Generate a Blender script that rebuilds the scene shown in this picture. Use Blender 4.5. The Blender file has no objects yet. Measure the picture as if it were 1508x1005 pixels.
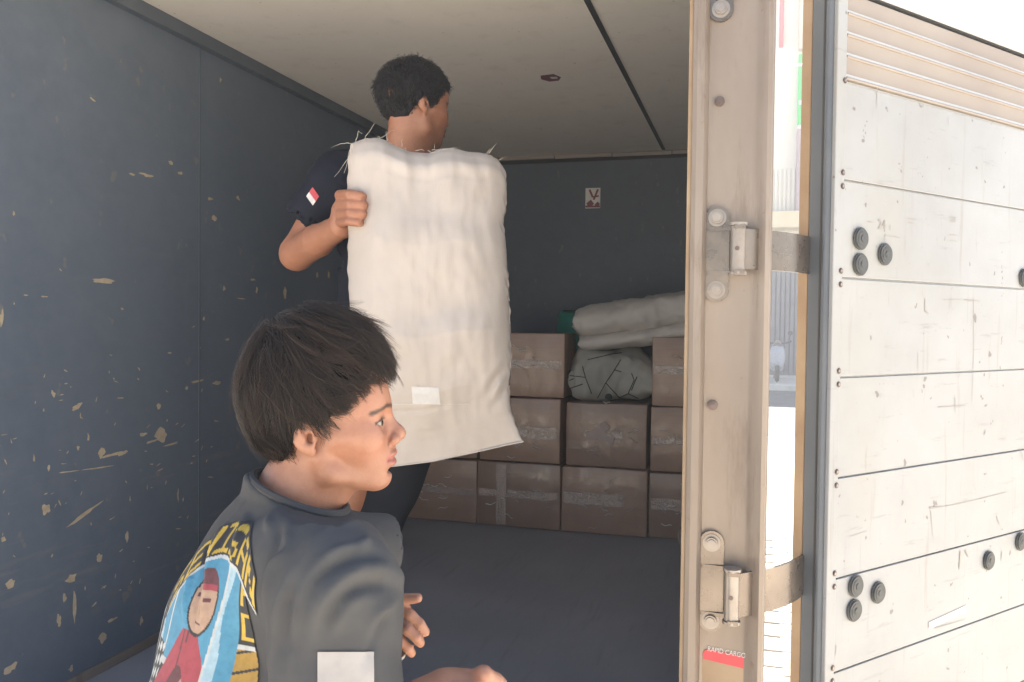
import bpy, bmesh, math, random
import numpy as np
from mathutils import Vector, Matrix, noise
from mathutils.bvhtree import BVHTree
random.seed(7); rng = np.random.default_rng(7)
scn = bpy.context.scene
COL = scn.collection

# ---------------------------------------------------------------- camera
YAW, PITCH, ROLL, FPX = math.radians(16.022), math.radians(-1.388), math.radians(.654), 1234.3
CF = np.array([-math.sin(YAW)*math.cos(PITCH), math.cos(YAW)*math.cos(PITCH), math.sin(PITCH)])
_r0 = np.array([math.cos(YAW), math.sin(YAW), 0.]); _u0 = np.cross(_r0, CF)
CR = math.cos(ROLL)*_r0 + math.sin(ROLL)*_u0
CU = -math.sin(ROLL)*_r0 + math.cos(ROLL)*_u0
CP = np.array([0, 0, 1.62])
cam = bpy.data.cameras.new('camera'); camo = bpy.data.objects.new('camera', cam); COL.objects.link(camo)
cam.sensor_width = 36; cam.lens = 36*FPX/1508; cam.clip_start = .05; cam.clip_end = 2000
camo.matrix_world = Matrix(((CR[0], CU[0], -CF[0], CP[0]), (CR[1], CU[1], -CF[1], CP[1]), (CR[2], CU[2], -CF[2], CP[2]), (0, 0, 0, 1)))
scn.camera = camo
# ---------------------------------------------------------------- world, sun, exposure
SUN_EL = math.radians(55); SUN_AZ = math.atan2(.30, .954)          # azimuth from +Y towards +X
w = bpy.data.worlds.new('World'); scn.world = w; w.use_nodes = True
nt = w.node_tree; nt.nodes.clear()
sk = nt.nodes.new('ShaderNodeTexSky'); sk.sky_type = 'NISHITA'; sk.sun_disc = False
sk.sun_elevation = SUN_EL; sk.sun_rotation = SUN_AZ; sk.air_density = 1.0; sk.dust_density = .4; sk.ozone_density = 1.0
bg = nt.nodes.new('ShaderNodeBackground'); bg.inputs['Strength'].default_value = .055
wo = nt.nodes.new('ShaderNodeOutputWorld')
nt.links.new(sk.outputs[0], bg.inputs[0]); nt.links.new(bg.outputs[0], wo.inputs[0])
sl = bpy.data.lights.new('sun', 'SUN'); sl.energy = 5.0; sl.angle = math.radians(.53); sl.color = (1, .93, .82)
so = bpy.data.objects.new('sun', sl); COL.objects.link(so)
sdir = Vector((math.sin(SUN_AZ)*math.cos(SUN_EL), math.cos(SUN_AZ)*math.cos(SUN_EL), math.sin(SUN_EL)))
so.rotation_euler = sdir.to_track_quat('Z', 'Y').to_euler(); so.location = (0, 0, 30)
scn.view_settings.view_transform = 'Standard'; scn.view_settings.look = 'None'
scn.view_settings.exposure = 2.36; scn.view_settings.gamma = 1
scn.cycles.use_denoising = True; scn.cycles.denoiser = 'OPENIMAGEDENOISE'
scn.cycles.max_bounces = 10; scn.cycles.diffuse_bounces = 6; scn.cycles.glossy_bounces = 4
scn.cycles.sample_clamp_indirect = 8

# ---------------------------------------------------------------- helpers
def ray(u, v): return CF + CR*(u-754)/FPX - CU*(v-502.5)/FPX
def at(u, v, t): return CP + ray(u, v)*t                     # a photo point at a known distance
def on(u, v, ax, val):
    d = ray(u, v); return CP + d*((val-CP[ax])/d[ax])
def tag(o, label=None, cat=None, group=None, kind=None):
    if label: o['label'] = label
    if cat: o['category'] = cat
    if group: o['group'] = group
    if kind: o['kind'] = kind
    return o
def empty(name, loc, label, cat, group=None):
    o = bpy.data.objects.new(name, None); COL.objects.link(o); o.location = loc; o.empty_display_size = .1
    return tag(o, label, cat, group)
def link(name, me, parent=None):
    o = bpy.data.objects.new(name, me); COL.objects.link(o)
    if parent is not None: o.parent = parent
    return o
def wpos(o):
    p = Vector((0, 0, 0))
    while o is not None: p += o.location; o = o.parent
    return np.array(p)
def np_mesh(name, V, Fq, mat, smooth=True):
    V = np.asarray(V, np.float32); me = bpy.data.meshes.new(name)
    Fq = np.asarray(Fq, np.int32); n, k = Fq.shape
    me.vertices.add(len(V)); me.vertices.foreach_set('co', V.ravel())
    me.loops.add(n*k); me.loops.foreach_set('vertex_index', Fq.ravel())
    me.polygons.add(n); me.polygons.foreach_set('loop_start', np.arange(0, n*k, k, dtype=np.int32))
    me.polygons.foreach_set('loop_total', np.full(n, k, np.int32))
    if smooth: me.polygons.foreach_set('use_smooth', np.ones(n, bool))
    me.update(calc_edges=True); me.validate()
    if mat: me.materials.append(mat)
    return me
def setcol(me, C, name='Col'):
    a = me.color_attributes.new(name, 'FLOAT_COLOR', 'POINT')
    C = np.asarray(C, np.float32)
    if C.shape[1] == 3: C = np.concatenate([C, np.ones((len(C), 1), np.float32)], 1)
    a.data.foreach_set('color', C.ravel())
class MB:
    """collects boxes, prisms, tubes in world coordinates; build() makes one mesh object"""
    def __init__(s): s.bm = bmesh.new()
    def box(s, c, d, rz=0, bev=0, M=None):
        r = bmesh.ops.create_cube(s.bm, size=1)['verts']
        m = (M or Matrix.Translation(Vector(c)) @ Matrix.Rotation(rz, 4, 'Z')) @ Matrix.Diagonal((*d, 1))
        bmesh.ops.transform(s.bm, matrix=m, verts=r)
        if bev:
            es = {e for v in r for e in v.link_edges}
            bmesh.ops.bevel(s.bm, geom=list(es), offset=bev, segments=2, affect='EDGES', profile=.6)
        return s
    def prism(s, pts, z0, z1, bev=0):
        a = [s.bm.verts.new((p[0], p[1], z0)) for p in pts]; b = [s.bm.verts.new((p[0], p[1], z1)) for p in pts]
        n = len(pts)
        s.bm.faces.new(a[::-1]); s.bm.faces.new(b)
        for i in range(n): s.bm.faces.new((a[i], a[(i+1) % n], b[(i+1) % n], b[i]))
        return s
    def cyl(s, a, b, r, seg=16, r2=None, bev=0):
        a, b = Vector(a), Vector(b); d = b-a
        q = bmesh.ops.create_cone(s.bm, cap_ends=True, segments=seg, radius1=r, radius2=r if r2 is None else r2, depth=d.length)['verts']
        m = Matrix.Translation((a+b)/2) @ d.to_track_quat('Z', 'Y').to_matrix().to_4x4()
        bmesh.ops.transform(s.bm, matrix=m, verts=q)
        if bev:
            es = [e for e in {e for v in q for e in v.link_edges} if any(len(f.verts) > 4 for f in e.link_faces)]
            bmesh.ops.bevel(s.bm, geom=es, offset=bev, segments=2, affect='EDGES')
        return s
    def tube(s, pts, r, seg=8):
        P = [Vector(p) for p in pts]; rings = []
        for i, p in enumerate(P):
            d = (P[min(i+1, len(P)-1)]-P[max(i-1, 0)]).normalized()
            x = d.cross(Vector((.31, .2, .93))).normalized(); y = d.cross(x)
            rr = float(r[i] if hasattr(r, '__len__') else r)
            rings.append([s.bm.verts.new(p+rr*(math.cos(t)*x+math.sin(t)*y)) for t in [2*math.pi*k/seg for k in range(seg)]])
        for A, B in zip(rings, rings[1:]):
            for k in range(seg): s.bm.faces.new((A[k], A[(k+1) % seg], B[(k+1) % seg], B[k]))
        s.bm.faces.new(rings[0][::-1]); s.bm.faces.new(rings[-1])
        return s
    def poly(s, pts):
        s.bm.faces.new([s.bm.verts.new(p) for p in pts]); return s
    def build(s, name, mat, parent=None, smooth=False, auto=True):
        bmesh.ops.recalc_face_normals(s.bm, faces=s.bm.faces)
        me = bpy.data.meshes.new(name)
        if parent is not None: bmesh.ops.translate(s.bm, verts=s.bm.verts, vec=-Vector(wpos(parent)))
        s.bm.to_mesh(me); s.bm.free(); me.materials.append(mat)
        if smooth:
            me.polygons.foreach_set('use_smooth', np.ones(len(me.polygons), bool))
            if auto: me.set_sharp_from_angle(angle=math.radians(35))
        return link(name, me, parent)

# ---------------------------------------------------------------- materials
class NT:
    def __init__(s, name):
        s.m = bpy.data.materials.new(name); s.m.use_nodes = True; s.t = s.m.node_tree
        s.b = s.t.nodes['Principled BSDF']; s.tc = None
    def n(s, t, **k):
        x = s.t.nodes.new(t)
        for a, v in k.items():
            if a.startswith('i_'):
                key = a[2:]; x.inputs[int(key) if key.isdigit() else key.replace('_', ' ')].default_value = v
            else: setattr(x, a, v)
        return x
    def l(s, a, b): s.t.links.new(a, b)
    def co(s, scale=(1, 1, 1), rot=(0, 0, 0), src='Object'):
        if s.tc is None: s.tc = s.n('ShaderNodeTexCoord')
        mp = s.n('ShaderNodeMapping'); mp.inputs['Scale'].default_value = scale; mp.inputs['Rotation'].default_value = rot
        s.l(s.tc.outputs[src], mp.inputs[0]); return mp.outputs[0]
    def noise(s, sc, det=4, rough=.55, scale=(1, 1, 1), rot=(0, 0, 0), dist=0):
        x = s.n('ShaderNodeTexNoise'); x.inputs['Scale'].default_value = sc; x.inputs['Detail'].default_value = det
        x.inputs['Roughness'].default_value = rough; x.inputs['Distortion'].default_value = dist
        s.l(s.co(scale, rot), x.inputs['Vector']); return x.outputs['Fac']
    def ramp(s, fac, stops):
        x = s.n('ShaderNodeValToRGB'); e = x.color_ramp.elements
        while len(e) < len(stops): e.new(.5)
        for el, (p, c) in zip(e, stops): el.position = p; el.color = (*c, 1) if len(c) == 3 else c
        s.l(fac, x.inputs[0]); return x.outputs[0]
    def mix(s, f, a, b, mode='MIX'):
        x = s.n('ShaderNodeMix', data_type='RGBA', blend_type=mode)
        for i, v in ((0, f), (6, a), (7, b)):
            if hasattr(v, 'node'): s.l(v, x.inputs[i])
            else: x.inputs[i].default_value = v if i == 0 else (*v, 1)
        return x.outputs[2]
    def math(s, op, a, b=0., clamp=False):
        x = s.n('ShaderNodeMath', operation=op, use_clamp=clamp)
        for i, v in ((0, a), (1, b)):
            if hasattr(v, 'node'): s.l(v, x.inputs[i])
            else: x.inputs[i].default_value = v
        return x.outputs[0]
    def bump(s, h, st=.3, dist=.01):
        x = s.n('ShaderNodeBump'); x.inputs['Strength'].default_value = st; x.inputs['Distance'].default_value = dist
        s.l(h, x.inputs['Height'])
        if s.b.inputs['Normal'].is_linked: s.l(s.b.inputs['Normal'].links[0].from_socket, x.inputs['Normal'])
        s.l(x.outputs[0], s.b.inputs['Normal']); return s
    def set(s, **k):
        for a, v in k.items():
            i = s.b.inputs[a.replace('_', ' ')]
            if hasattr(v, 'node'): s.l(v, i)
            else: i.default_value = (*v, 1) if isinstance(v, tuple) and len(v) == 3 and i.type == 'RGBA' else v
        return s
def blotchy(name, c1, c2, sc=3, rough=.6, metal=0, bst=.15, bsc=40, bd=.003, spec=.5, scale=(1, 1, 1)):
    M = NT(name); f = M.noise(sc, 6, .6, scale)
    M.set(Base_Color=M.ramp(f, [(.3, c1), (.7, c2)]), Metallic=metal, Specular_IOR_Level=spec)
    M.set(Roughness=M.ramp(M.noise(sc*4, 4), [(.3, (rough*.8,)*3), (.7, (min(1, rough*1.15),)*3)]))
    if bst: M.bump(M.noise(bsc, 5), bst, bd)
    return M.m

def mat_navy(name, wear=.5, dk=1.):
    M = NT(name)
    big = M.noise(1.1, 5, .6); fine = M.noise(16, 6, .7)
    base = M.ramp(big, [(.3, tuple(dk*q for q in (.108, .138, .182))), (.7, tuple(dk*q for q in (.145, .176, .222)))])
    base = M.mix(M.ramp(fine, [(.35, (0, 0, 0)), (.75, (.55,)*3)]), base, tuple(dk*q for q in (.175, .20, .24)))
    # rubbed streaks and small scuffs
    st = M.noise(9, 5, .65, (1, .25, 2.2))
    sx_ = M.n('ShaderNodeSeparateXYZ'); M.l(M.co(), sx_.inputs[0])
    band = M.ramp(M.math('ADD', M.math('MULTIPLY', sx_.outputs['Z'], .5), -.1), [(.08, (.5,)*3), (.26, (1, 1, 1)), (.50, (.9,)*3), (.68, (.12,)*3)])
    base = M.mix(M.math('MULTIPLY', M.ramp(st, [(.56, (0, 0, 0)), (.70, (1.1*wear,)*3)]), band), base, (.235, .225, .215))
    rub = M.noise(4.5, 8, .78, (1, .4, 1.3)); base = M.mix(M.math('MULTIPLY', M.ramp(rub, [(.58, (0, 0, 0)), (.66, (.9*wear,)*3)]), band), base, (.20, .185, .165))
    ch = M.noise(34, 3, .5, (1, .6, .45))
    base = M.mix(M.ramp(ch, [(.69, (0, 0, 0)), (.72, (.7*wear,)*3)]), base, (.30, .25, .19))
    M.set(Base_Color=base, Roughness=M.ramp(fine, [(.3, (.42,)*3), (.7, (.62,)*3)]), Specular_IOR_Level=.4)
    M.bump(M.noise(60, 4), .12, .002); M.bump(M.noise(4, 3), .3, .02); M.bump(ch, .2, .002)
    return M.m
def mat_ceiling():
    M = NT('ceiling_paint')
    a = M.noise(1.3, 6, .62, (1, .5, 1)); b = M.noise(12, 5, .6)
    c = M.ramp(a, [(.3, (.78, .715, .63)), (.7, (.86, .80, .72))])
    c = M.mix(M.ramp(b, [(.55, (0, 0, 0)), (.8, (.35,)*3)]), c, (.55, .49, .42))
    sp = M.noise(55, 2, .5); c = M.mix(M.ramp(sp, [(.73, (0, 0, 0)), (.76, (.7,)*3)]), c, (.15, .11, .09))
    M.set(Base_Color=c, Roughness=.75); M.bump(M.noise(30, 4), .1, .003); return M.m
def mat_carton(i):
    M = NT('carton_%d' % i); r = random.Random(i)
    k = .85+.3*r.random()
    a = M.noise(4, 5, .6); c = M.ramp(a, [(.3, (.30*k, .182*k, .122*k)), (.7, (.41*k, .258*k, .178*k))])
    lines = M.noise(5, 3, .6, (1, 1, 26)); c = M.mix(M.ramp(lines, [(.5, (0, 0, 0)), (.7, (.3,)*3)]), c, (.26, .175, .145))
    M.set(Base_Color=c, Roughness=.5, Coat_Weight=.8, Coat_Roughness=.1)
    # stretch-film wrinkles
    h = M.noise(14, 4, .65, (1, 1, .6), (0, .5, 0), 1.2)
    x = M.n('ShaderNodeBump'); x.inputs['Strength'].default_value = .55; x.inputs['Distance'].default_value = .012
    M.l(h, x.inputs['Height']); M.l(x.outputs[0], M.b.inputs['Coat Normal'])
    M.bump(M.noise(9, 3), .25, .006); return M.m
def mat_weave(name, c1, c2, sc=520, rough=.7, st=.25, trans=0):
    M = NT(name)
    wv = []
    for ax in ('X', 'Z'):
        wvn = M.n('ShaderNodeTexWave', wave_type='BANDS', bands_direction=ax); wvn.inputs['Scale'].default_value = sc/6
        wvn.inputs['Distortion'].default_value = .6; wvn.inputs['Detail'].default_value = 1
        M.l(M.co((1, 1, 1)), wvn.inputs['Vector']); wv.append(wvn.outputs['Fac'])
    h = M.math('MULTIPLY', wv[0], wv[1])
    a = M.noise(5, 6, .62); c = M.ramp(a, [(.3, c1), (.72, c2)])
    ds = M.noise(7, 5, .7, (1, 1, .3)); c = M.mix(M.ramp(ds, [(.62, (0, 0, 0)), (.85, (.22,)*3)]), c, tuple(q*.75 for q in c1))
    M.set(Base_Color=c, Roughness=rough, Specular_IOR_Level=.35)
    M.bump(h, st*.35, .0008); M.bump(M.noise(14, 4, .6, (1, 1, .5)), .2, .006)
    rg = M.n('ShaderNodeTexNoise', noise_type='RIDGED_MULTIFRACTAL'); rg.inputs['Scale'].default_value = 9; rg.inputs['Detail'].default_value = 5; M.l(M.co((1, 1, .55), (.2, .5, 0)), rg.inputs['Vector']); M.bump(rg.outputs['Fac'], .4, .004)
    return M.m
def mat_fabric(name, c1, c2, st=.5, sc=7):
    M = NT(name); a = M.noise(sc, 6, .6)
    M.set(Base_Color=M.ramp(a, [(.3, c1), (.7, c2)]), Roughness=.95, Specular_IOR_Level=.1)
    M.bump(M.noise(900, 1), .15, .0006); M.bump(M.noise(18, 3, .5, (1, 1, .5), (0, .6, .3), .6), st*.5, .006); return M.m
def mat_skin(name):
    M = NT(name); at_ = M.n('ShaderNodeAttribute', attribute_name='Col')
    f = M.noise(60, 4, .6); g = M.noise(14, 3)
    c = M.mix(.6, at_.outputs['Color'], M.ramp(f, [(.32, (.80, .70, .66)), (.68, (1, 1, 1))]), 'MULTIPLY')
    c = M.mix(.4, c, M.ramp(g, [(.3, (1, .86, .82)), (.7, (1, 1, 1))]), 'MULTIPLY')
    M.set(Base_Color=c, Roughness=M.ramp(f, [(.3, (.36,)*3), (.7, (.52,)*3)]), Specular_IOR_Level=.45, Subsurface_Weight=.12, Subsurface_Scale=.01)
    M.b.inputs['Subsurface Radius'].default_value = (1, .35, .2)
    M.bump(M.noise(420, 3), .3, .0010); M.bump(M.noise(70, 4), .12, .003); return M.m
def mat_hair(name, c1, c2):
    M = NT(name); at_ = M.n('ShaderNodeAttribute', attribute_name='Col')
    s_ = M.n('ShaderNodeSeparateColor'); M.l(at_.outputs['Color'], s_.inputs[0])
    M.set(Base_Color=M.mix(s_.outputs[0], c1, c2), Roughness=.48, Specular_IOR_Level=.35); return M.m
def plain(name, c, rough=.6, metal=0, **k):
    M = NT(name); M.set(Roughness=rough, Metallic=metal, **k)
    f = M.noise(30, 4); M.set(Base_Color=M.ramp(f, [(.3, tuple(q*.86 for q in c)), (.7, tuple(min(1, q*1.08) for q in c))])); return M.m
def vcol(name, rough=.7):
    M = NT(name); a = M.n('ShaderNodeAttribute', attribute_name='Col')
    c = M.mix(.5, a.outputs['Color'], M.ramp(M.noise(120, 4), [(.35, (.7, .7, .7)), (.6, (1, 1, 1))]), 'MULTIPLY')
    M.set(Base_Color=c, Roughness=rough); return M.m
def mat_white_door():
    M = NT('door_paint')
    a = M.noise(2.2, 6, .62); c = M.ramp(a, [(.3, (.295, .292, .285)), (.7, (.375, .380, .384))])
    y_ = M.noise(3.1, 5, .6, (1, 1, .6)); c = M.mix(M.ramp(y_, [(.5, (0, 0, 0)), (.75, (.5,)*3)]), c, (.33, .315, .27))
    rs_ = M.noise(16, 4, .6, (3, 3, .22)); c = M.mix(M.ramp(rs_, [(.60, (0, 0, 0)), (.75, (.45,)*3)]), c, (.24, .205, .165))
    # scuffs: short horizontal and vertical rubs, small dents with grime
    h = M.noise(11, 6, .72, (.6, .6, 5)); c = M.mix(M.ramp(h, [(.60, (0, 0, 0)), (.74, (.6,)*3)]), c, (.20, .19, .175))
    v = M.noise(10, 6, .72, (4, 4, .7)); c = M.mix(M.ramp(v, [(.62, (0, 0, 0)), (.76, (.55,)*3)]), c, (.20, .175, .15))
    d = M.noise(42, 2, .5); c = M.mix(M.ramp(d, [(.70, (0, 0, 0)), (.74, (.75,)*3)]), c, (.14, .12, .10))
    M.set(Base_Color=c, Roughness=.45, Specular_IOR_Level=.4); M.bump(M.noise(7, 4), .12, .01); M.bump(h, .1, .002); return M.m
def mat_post():
    M = NT('post_metal')
    a = M.noise(3, 6, .65, (1, 1, .35)); c = M.ramp(a, [(.3, (.22, .172, .135)), (.7, (.33, .275, .228))])
    s_ = M.noise(12, 5, .7, (1.5, 1.5, .25)); c = M.mix(M.ramp(s_, [(.54, (0, 0, 0)), (.74, (.65,)*3)]), c, (.13, .085, .055))
    d = M.noise(45, 3, .5); c = M.mix(M.ramp(d, [(.70, (0, 0, 0)), (.74, (.7,)*3)]), c, (.2, .12, .08))
    M.set(Base_Color=c, Roughness=.42, Metallic=.25); M.bump(M.noise(25, 5), .15, .003); return M.m
def mat_pave():
    M = NT('paving'); a = M.noise(.6, 6, .6); f = M.noise(9, 6, .7)
    c = M.ramp(a, [(.3, (.60, .54, .455)), (.7, (.69, .63, .54))])
    c = M.mix(M.ramp(f, [(.5, (0, 0, 0)), (.75, (.5,)*3)]), c, (.47, .42, .35))
    M.set(Base_Color=c, Roughness=.9); M.bump(M.noise(80, 4), .3, .004); return M.m
def mat_floor():
    M = NT('truck_floor'); a = M.noise(1.8, 6, .62, (1, .6, 1)); c = M.ramp(a, [(.3, (.25, .265, .31)), (.7, (.37, .385, .43))])
    st = M.noise(9, 6, .7, (2.5, .25, 1)); c = M.mix(M.ramp(st, [(.55, (0, 0, 0)), (.75, (.5,)*3)]), c, (.19, .195, .21))
    s2 = M.noise(22, 4, .6, (2.2, .35, 1)); c = M.mix(M.ramp(s2, [(.66, (0, 0, 0)), (.72, (.5,)*3)]), c, (.46, .45, .44))
    M.set(Base_Color=c, Roughness=M.ramp(a, [(.3, (.4,)*3), (.7, (.6,)*3)])); M.bump(M.noise(50, 5), .25, .003); return M.m
MAT = dict(
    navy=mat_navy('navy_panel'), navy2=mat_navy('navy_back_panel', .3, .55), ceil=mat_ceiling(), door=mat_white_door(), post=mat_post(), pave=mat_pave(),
    floor=mat_floor(),
    steel=blotchy('hinge_steel', (.13, .105, .088), (.25, .21, .175), 9, .3, .7, .2, 60, .002),
    bolt=blotchy('bolt', (.26, .22, .19), (.37, .33, .29), 30, .4, .5), boltd=blotchy('dark_bolt', (.10, .07, .06), (.2, .15, .13), 60, .5, .4),
    rubber=blotchy('gasket_rubber', (.075, .085, .10), (.105, .115, .13), 8, .55, 0, .1, 40), edge=blotchy('door_edge', (.27, .175, .10), (.36, .26, .165), 10, .5, .1),
    louver=blotchy('louver_paint', (.25, .205, .175), (.31, .27, .235), 4, .5), disc=blotchy('rubber_disc', (.045, .047, .047), (.085, .087, .085), 50, .6, 0, .3, 90),
    ext=blotchy('truck_outer_paint', (.5, .5, .49), (.58, .58, .57), 2, .4), dark=blotchy('chassis', (.03, .03, .03), (.06, .055, .05), 6, .7),
    tan=blotchy('bare_wood', (.42, .33, .22), (.60, .50, .36), 40, .8), trim=blotchy('trim', (.08, .10, .125), (.11, .13, .155), 6, .5), seam=plain('seam', (.02, .018, .016), .8),
    white=plain('white_vinyl', (.62, .60, .57), .5), offwhite=plain('offwhite_print', (.40, .37, .345), .8), red=plain('red_vinyl', (.62, .06, .07), .45), maroon=plain('maroon_ink', (.19, .05, .06), .5), scuff=plain('scuff', (.33, .30, .27), .7),
    sack=mat_weave('white_woven_sack', (.46, .40, .35), (.54, .48, .43)), sackg=mat_weave('grey_woven_sack', (.34, .34, .31), (.44, .43, .39), 420, st=.8),
    sackw=mat_weave('dull_white_sack', (.60, .555, .51), (.70, .655, .61)), sackgreen=mat_weave('green_sack', (.012, .16, .125), (.02, .22, .17)),
    thread=plain('thread', (.58, .53, .46), .6), cord=plain('cord', (.055, .065, .055), .8),
)
M_ = NT('packing_tape'); M_.set(Base_Color=M_.ramp(M_.noise(20, 4), [(.3, (.33, .21, .15)), (.7, (.42, .28, .205))]), Roughness=.13, Specular_IOR_Level=1., IOR=1.75); M_.bump(M_.noise(55, 4, .6, (1, 1, 1), (0, 0, 0), 1.5), .7, .006); MAT['tape'] = M_.m
# ================================================================ SETTING
XL, XR, YR, YB, ZF, ZC = -1.865, -.108, 1.50, 4.85, .55, 2.60
g = MB(); g.poly([(-110, -110, 0), (110, -110, 0), (110, 150, 0), (-110, 150, 0)])
pave = tag(g.build('pavement', MAT['pave']), 'pale concrete pavement around the truck', None, None, 'structure')
mroad = blotchy('asphalt', (.10, .10, .105), (.15, .15, .155), 1.5, .9, 0, .3, 60, .004)
r_ = MB(); r_.poly([(-109, 12.6, .004), (109, 12.6, .004), (109, 21.2, .004), (-109, 21.2, .004)])
tag(r_.build('road', mroad), kind='structure')
k_ = MB(); k_.box((0, 22.7, .075), (216, 3.0, .15), bev=.02); tag(k_.build('far_pavement', MAT['pave']), kind='structure')
# paving blocks beside the truck, each its own piece
pm = [blotchy('paver_%d' % i, *c, 8, .9, 0, .3, 60, .004) for i, c in enumerate((((.30, .28, .255), (.37, .35, .32)), ((.27, .25, .23), (.33, .31, .285)), ((.33, .31, .28), (.40, .38, .35))))]
pv = []
for m_ in pm:
    q = MB(); q.box((0, 0, -.002), (.192, .092, .024), bev=.005); o = q.build('paving_block', m_); pv.append(o.data); bpy.data.objects.remove(o)
n_ = 0
for iy in range(34):
    for ix in range(8):
        x = .16+ix*.2+(iy % 2)*.1; y = 3.35+iy*.1
        o = link('paving_block', pv[rng.integers(3)], pave); o.location = (x, y, rng.uniform(-.002, .002)); o.rotation_euler = (rng.normal(0, .01), rng.normal(0, .01), rng.normal(0, .012)); n_ += 1

# ---------------------------------------------------------------- truck body
truck = empty('box_truck', (XL/2, YR, 0), 'box truck with dark blue cargo interior and its rear door swung open', 'truck')
def T(mb, name, mat, parent=truck, smooth=False): return mb.build(name, mat, parent, smooth)
q = MB(); q.box(((XL+XR)/2, (YR+YB)/2, ZF-.03), (XR-XL, YB-YR, .06)); T(q, 'floor', MAT['floor'])
q = MB(); q.box(((XL+XR)/2, (YR+YB)/2, ZC+.02), (XR-XL, YB-YR, .04)); ceil = T(q, 'ceiling', MAT['ceil'])
q = MB(); q.box((XL-.025, (YR+YB)/2, (ZF+ZC)/2), (.05, YB-YR, ZC-ZF+.2)); lw = T(q, 'side_wall', MAT['navy'])
q = MB(); q.box((XR+.02, (YR+.1+YB)/2, (ZF+ZC)/2), (.04, YB-YR-.1, ZC-ZF+.2)); T(q, 'side_wall', MAT['navy'])
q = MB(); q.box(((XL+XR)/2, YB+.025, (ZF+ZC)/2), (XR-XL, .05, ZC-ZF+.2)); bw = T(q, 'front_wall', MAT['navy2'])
# outer skins
q = MB(); q.box((XL-.075, (YR+YB)/2, (ZF+ZC)/2+.02), (.04, YB-YR+.06, ZC-ZF+.3), bev=.004); T(q, 'outer_skin', MAT['ext'])
q = MB(); q.box((XR+.07, (YR+.1+YB)/2, (ZF+ZC)/2+.02), (.05, YB-YR-.06, ZC-ZF+.3), bev=.004); T(q, 'outer_skin', MAT['ext'])
q = MB(); q.box(((XL+XR)/2, (YR+YB)/2, ZC+.10), (XR-XL+.28, YB-YR+.1, .06), bev=.02); T(q, 'roof', MAT['ext'])
q = MB(); q.box(((XL+XR)/2, YR+.02, ZC+.035), (XR-XL-.006, .10, .07), bev=.006); T(q, 'rear_header', MAT['post'])
q = MB(); q.box(((XL+XR)/2, YR-.03, ZF-.07), (XR-XL+.27, .06, .16), bev=.008); T(q, 'rear_sill', MAT['post'])
for x in (-1.45, -.55):
    q = MB(); q.box((x, 3.2, ZF-.16), (.07, 3.2, .18), bev=.004); T(q, 'chassis_rail', MAT['dark'])
q = MB(); q.box((-1, YR+.1, .33), (1.6, .06, .1), bev=.01); T(q, 'rear_bumper', MAT['dark'])
for x in (-1.62, -.36):
    q = MB(); q.cyl((x-.1, 3.9, .235), (x+.1, 3.9, .235), .235, 32, bev=.03); wh = T(q, 'wheel', MAT['dark'], smooth=True)
    q = MB(); q.cyl((x-.105, 3.9, .235), (x+.105, 3.9, .235), .13, 24, bev=.01); T(q, 'rim', MAT['steel'], wh, True)
# trims: coving left wall / ceiling, front wall top strip, panel seams
q = MB(); q.prism([(XL+.001, YR), (XL+.03, YR), (XL+.03, YB-.02), (XL+.001, YB-.02)], ZC-.045, ZC-.001); T(q, 'corner_trim', MAT['trim'])
xs_ = np.linspace(XL+.04, XR-.01, 6)
for a, b in zip(xs_, xs_[1:]):
    q = MB(); q.box(((a+b)/2, YB-.006, ZC-.012+rng.normal(0, .002)), (b-a-.006, .011, .02), bev=.003); T(q, 'top_strip', MAT['louver'])
q = MB(); q.box(((XL+XR)/2, YB-.004, ZC-.034), (XR-XL-.01, .007, .02)); T(q, 'top_gap', MAT['seam'])
q = MB(); q.prism([(-.512, YR+.1), (-.494, YR+.1), (-.494, YB-.03), (-.512, YB-.03)], ZC-.004, ZC-.0005); T(q, 'ceiling_seam', MAT['seam'], ceil)
for y, wd in ((2.52, .004), (3.74, .004)):
    q = MB(); q.box((XL+.001, y, (ZF+ZC)/2), (.003, wd, ZC-ZF-.1)); T(q, 'panel_seam', MAT['trim'], lw)
q = MB(); q.box((XL+.004, (YR+YB)/2, ZF+.016), (.008, YB-YR-.02, .03), bev=.002); T(q, 'kick_strip', MAT['post'], lw)
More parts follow.
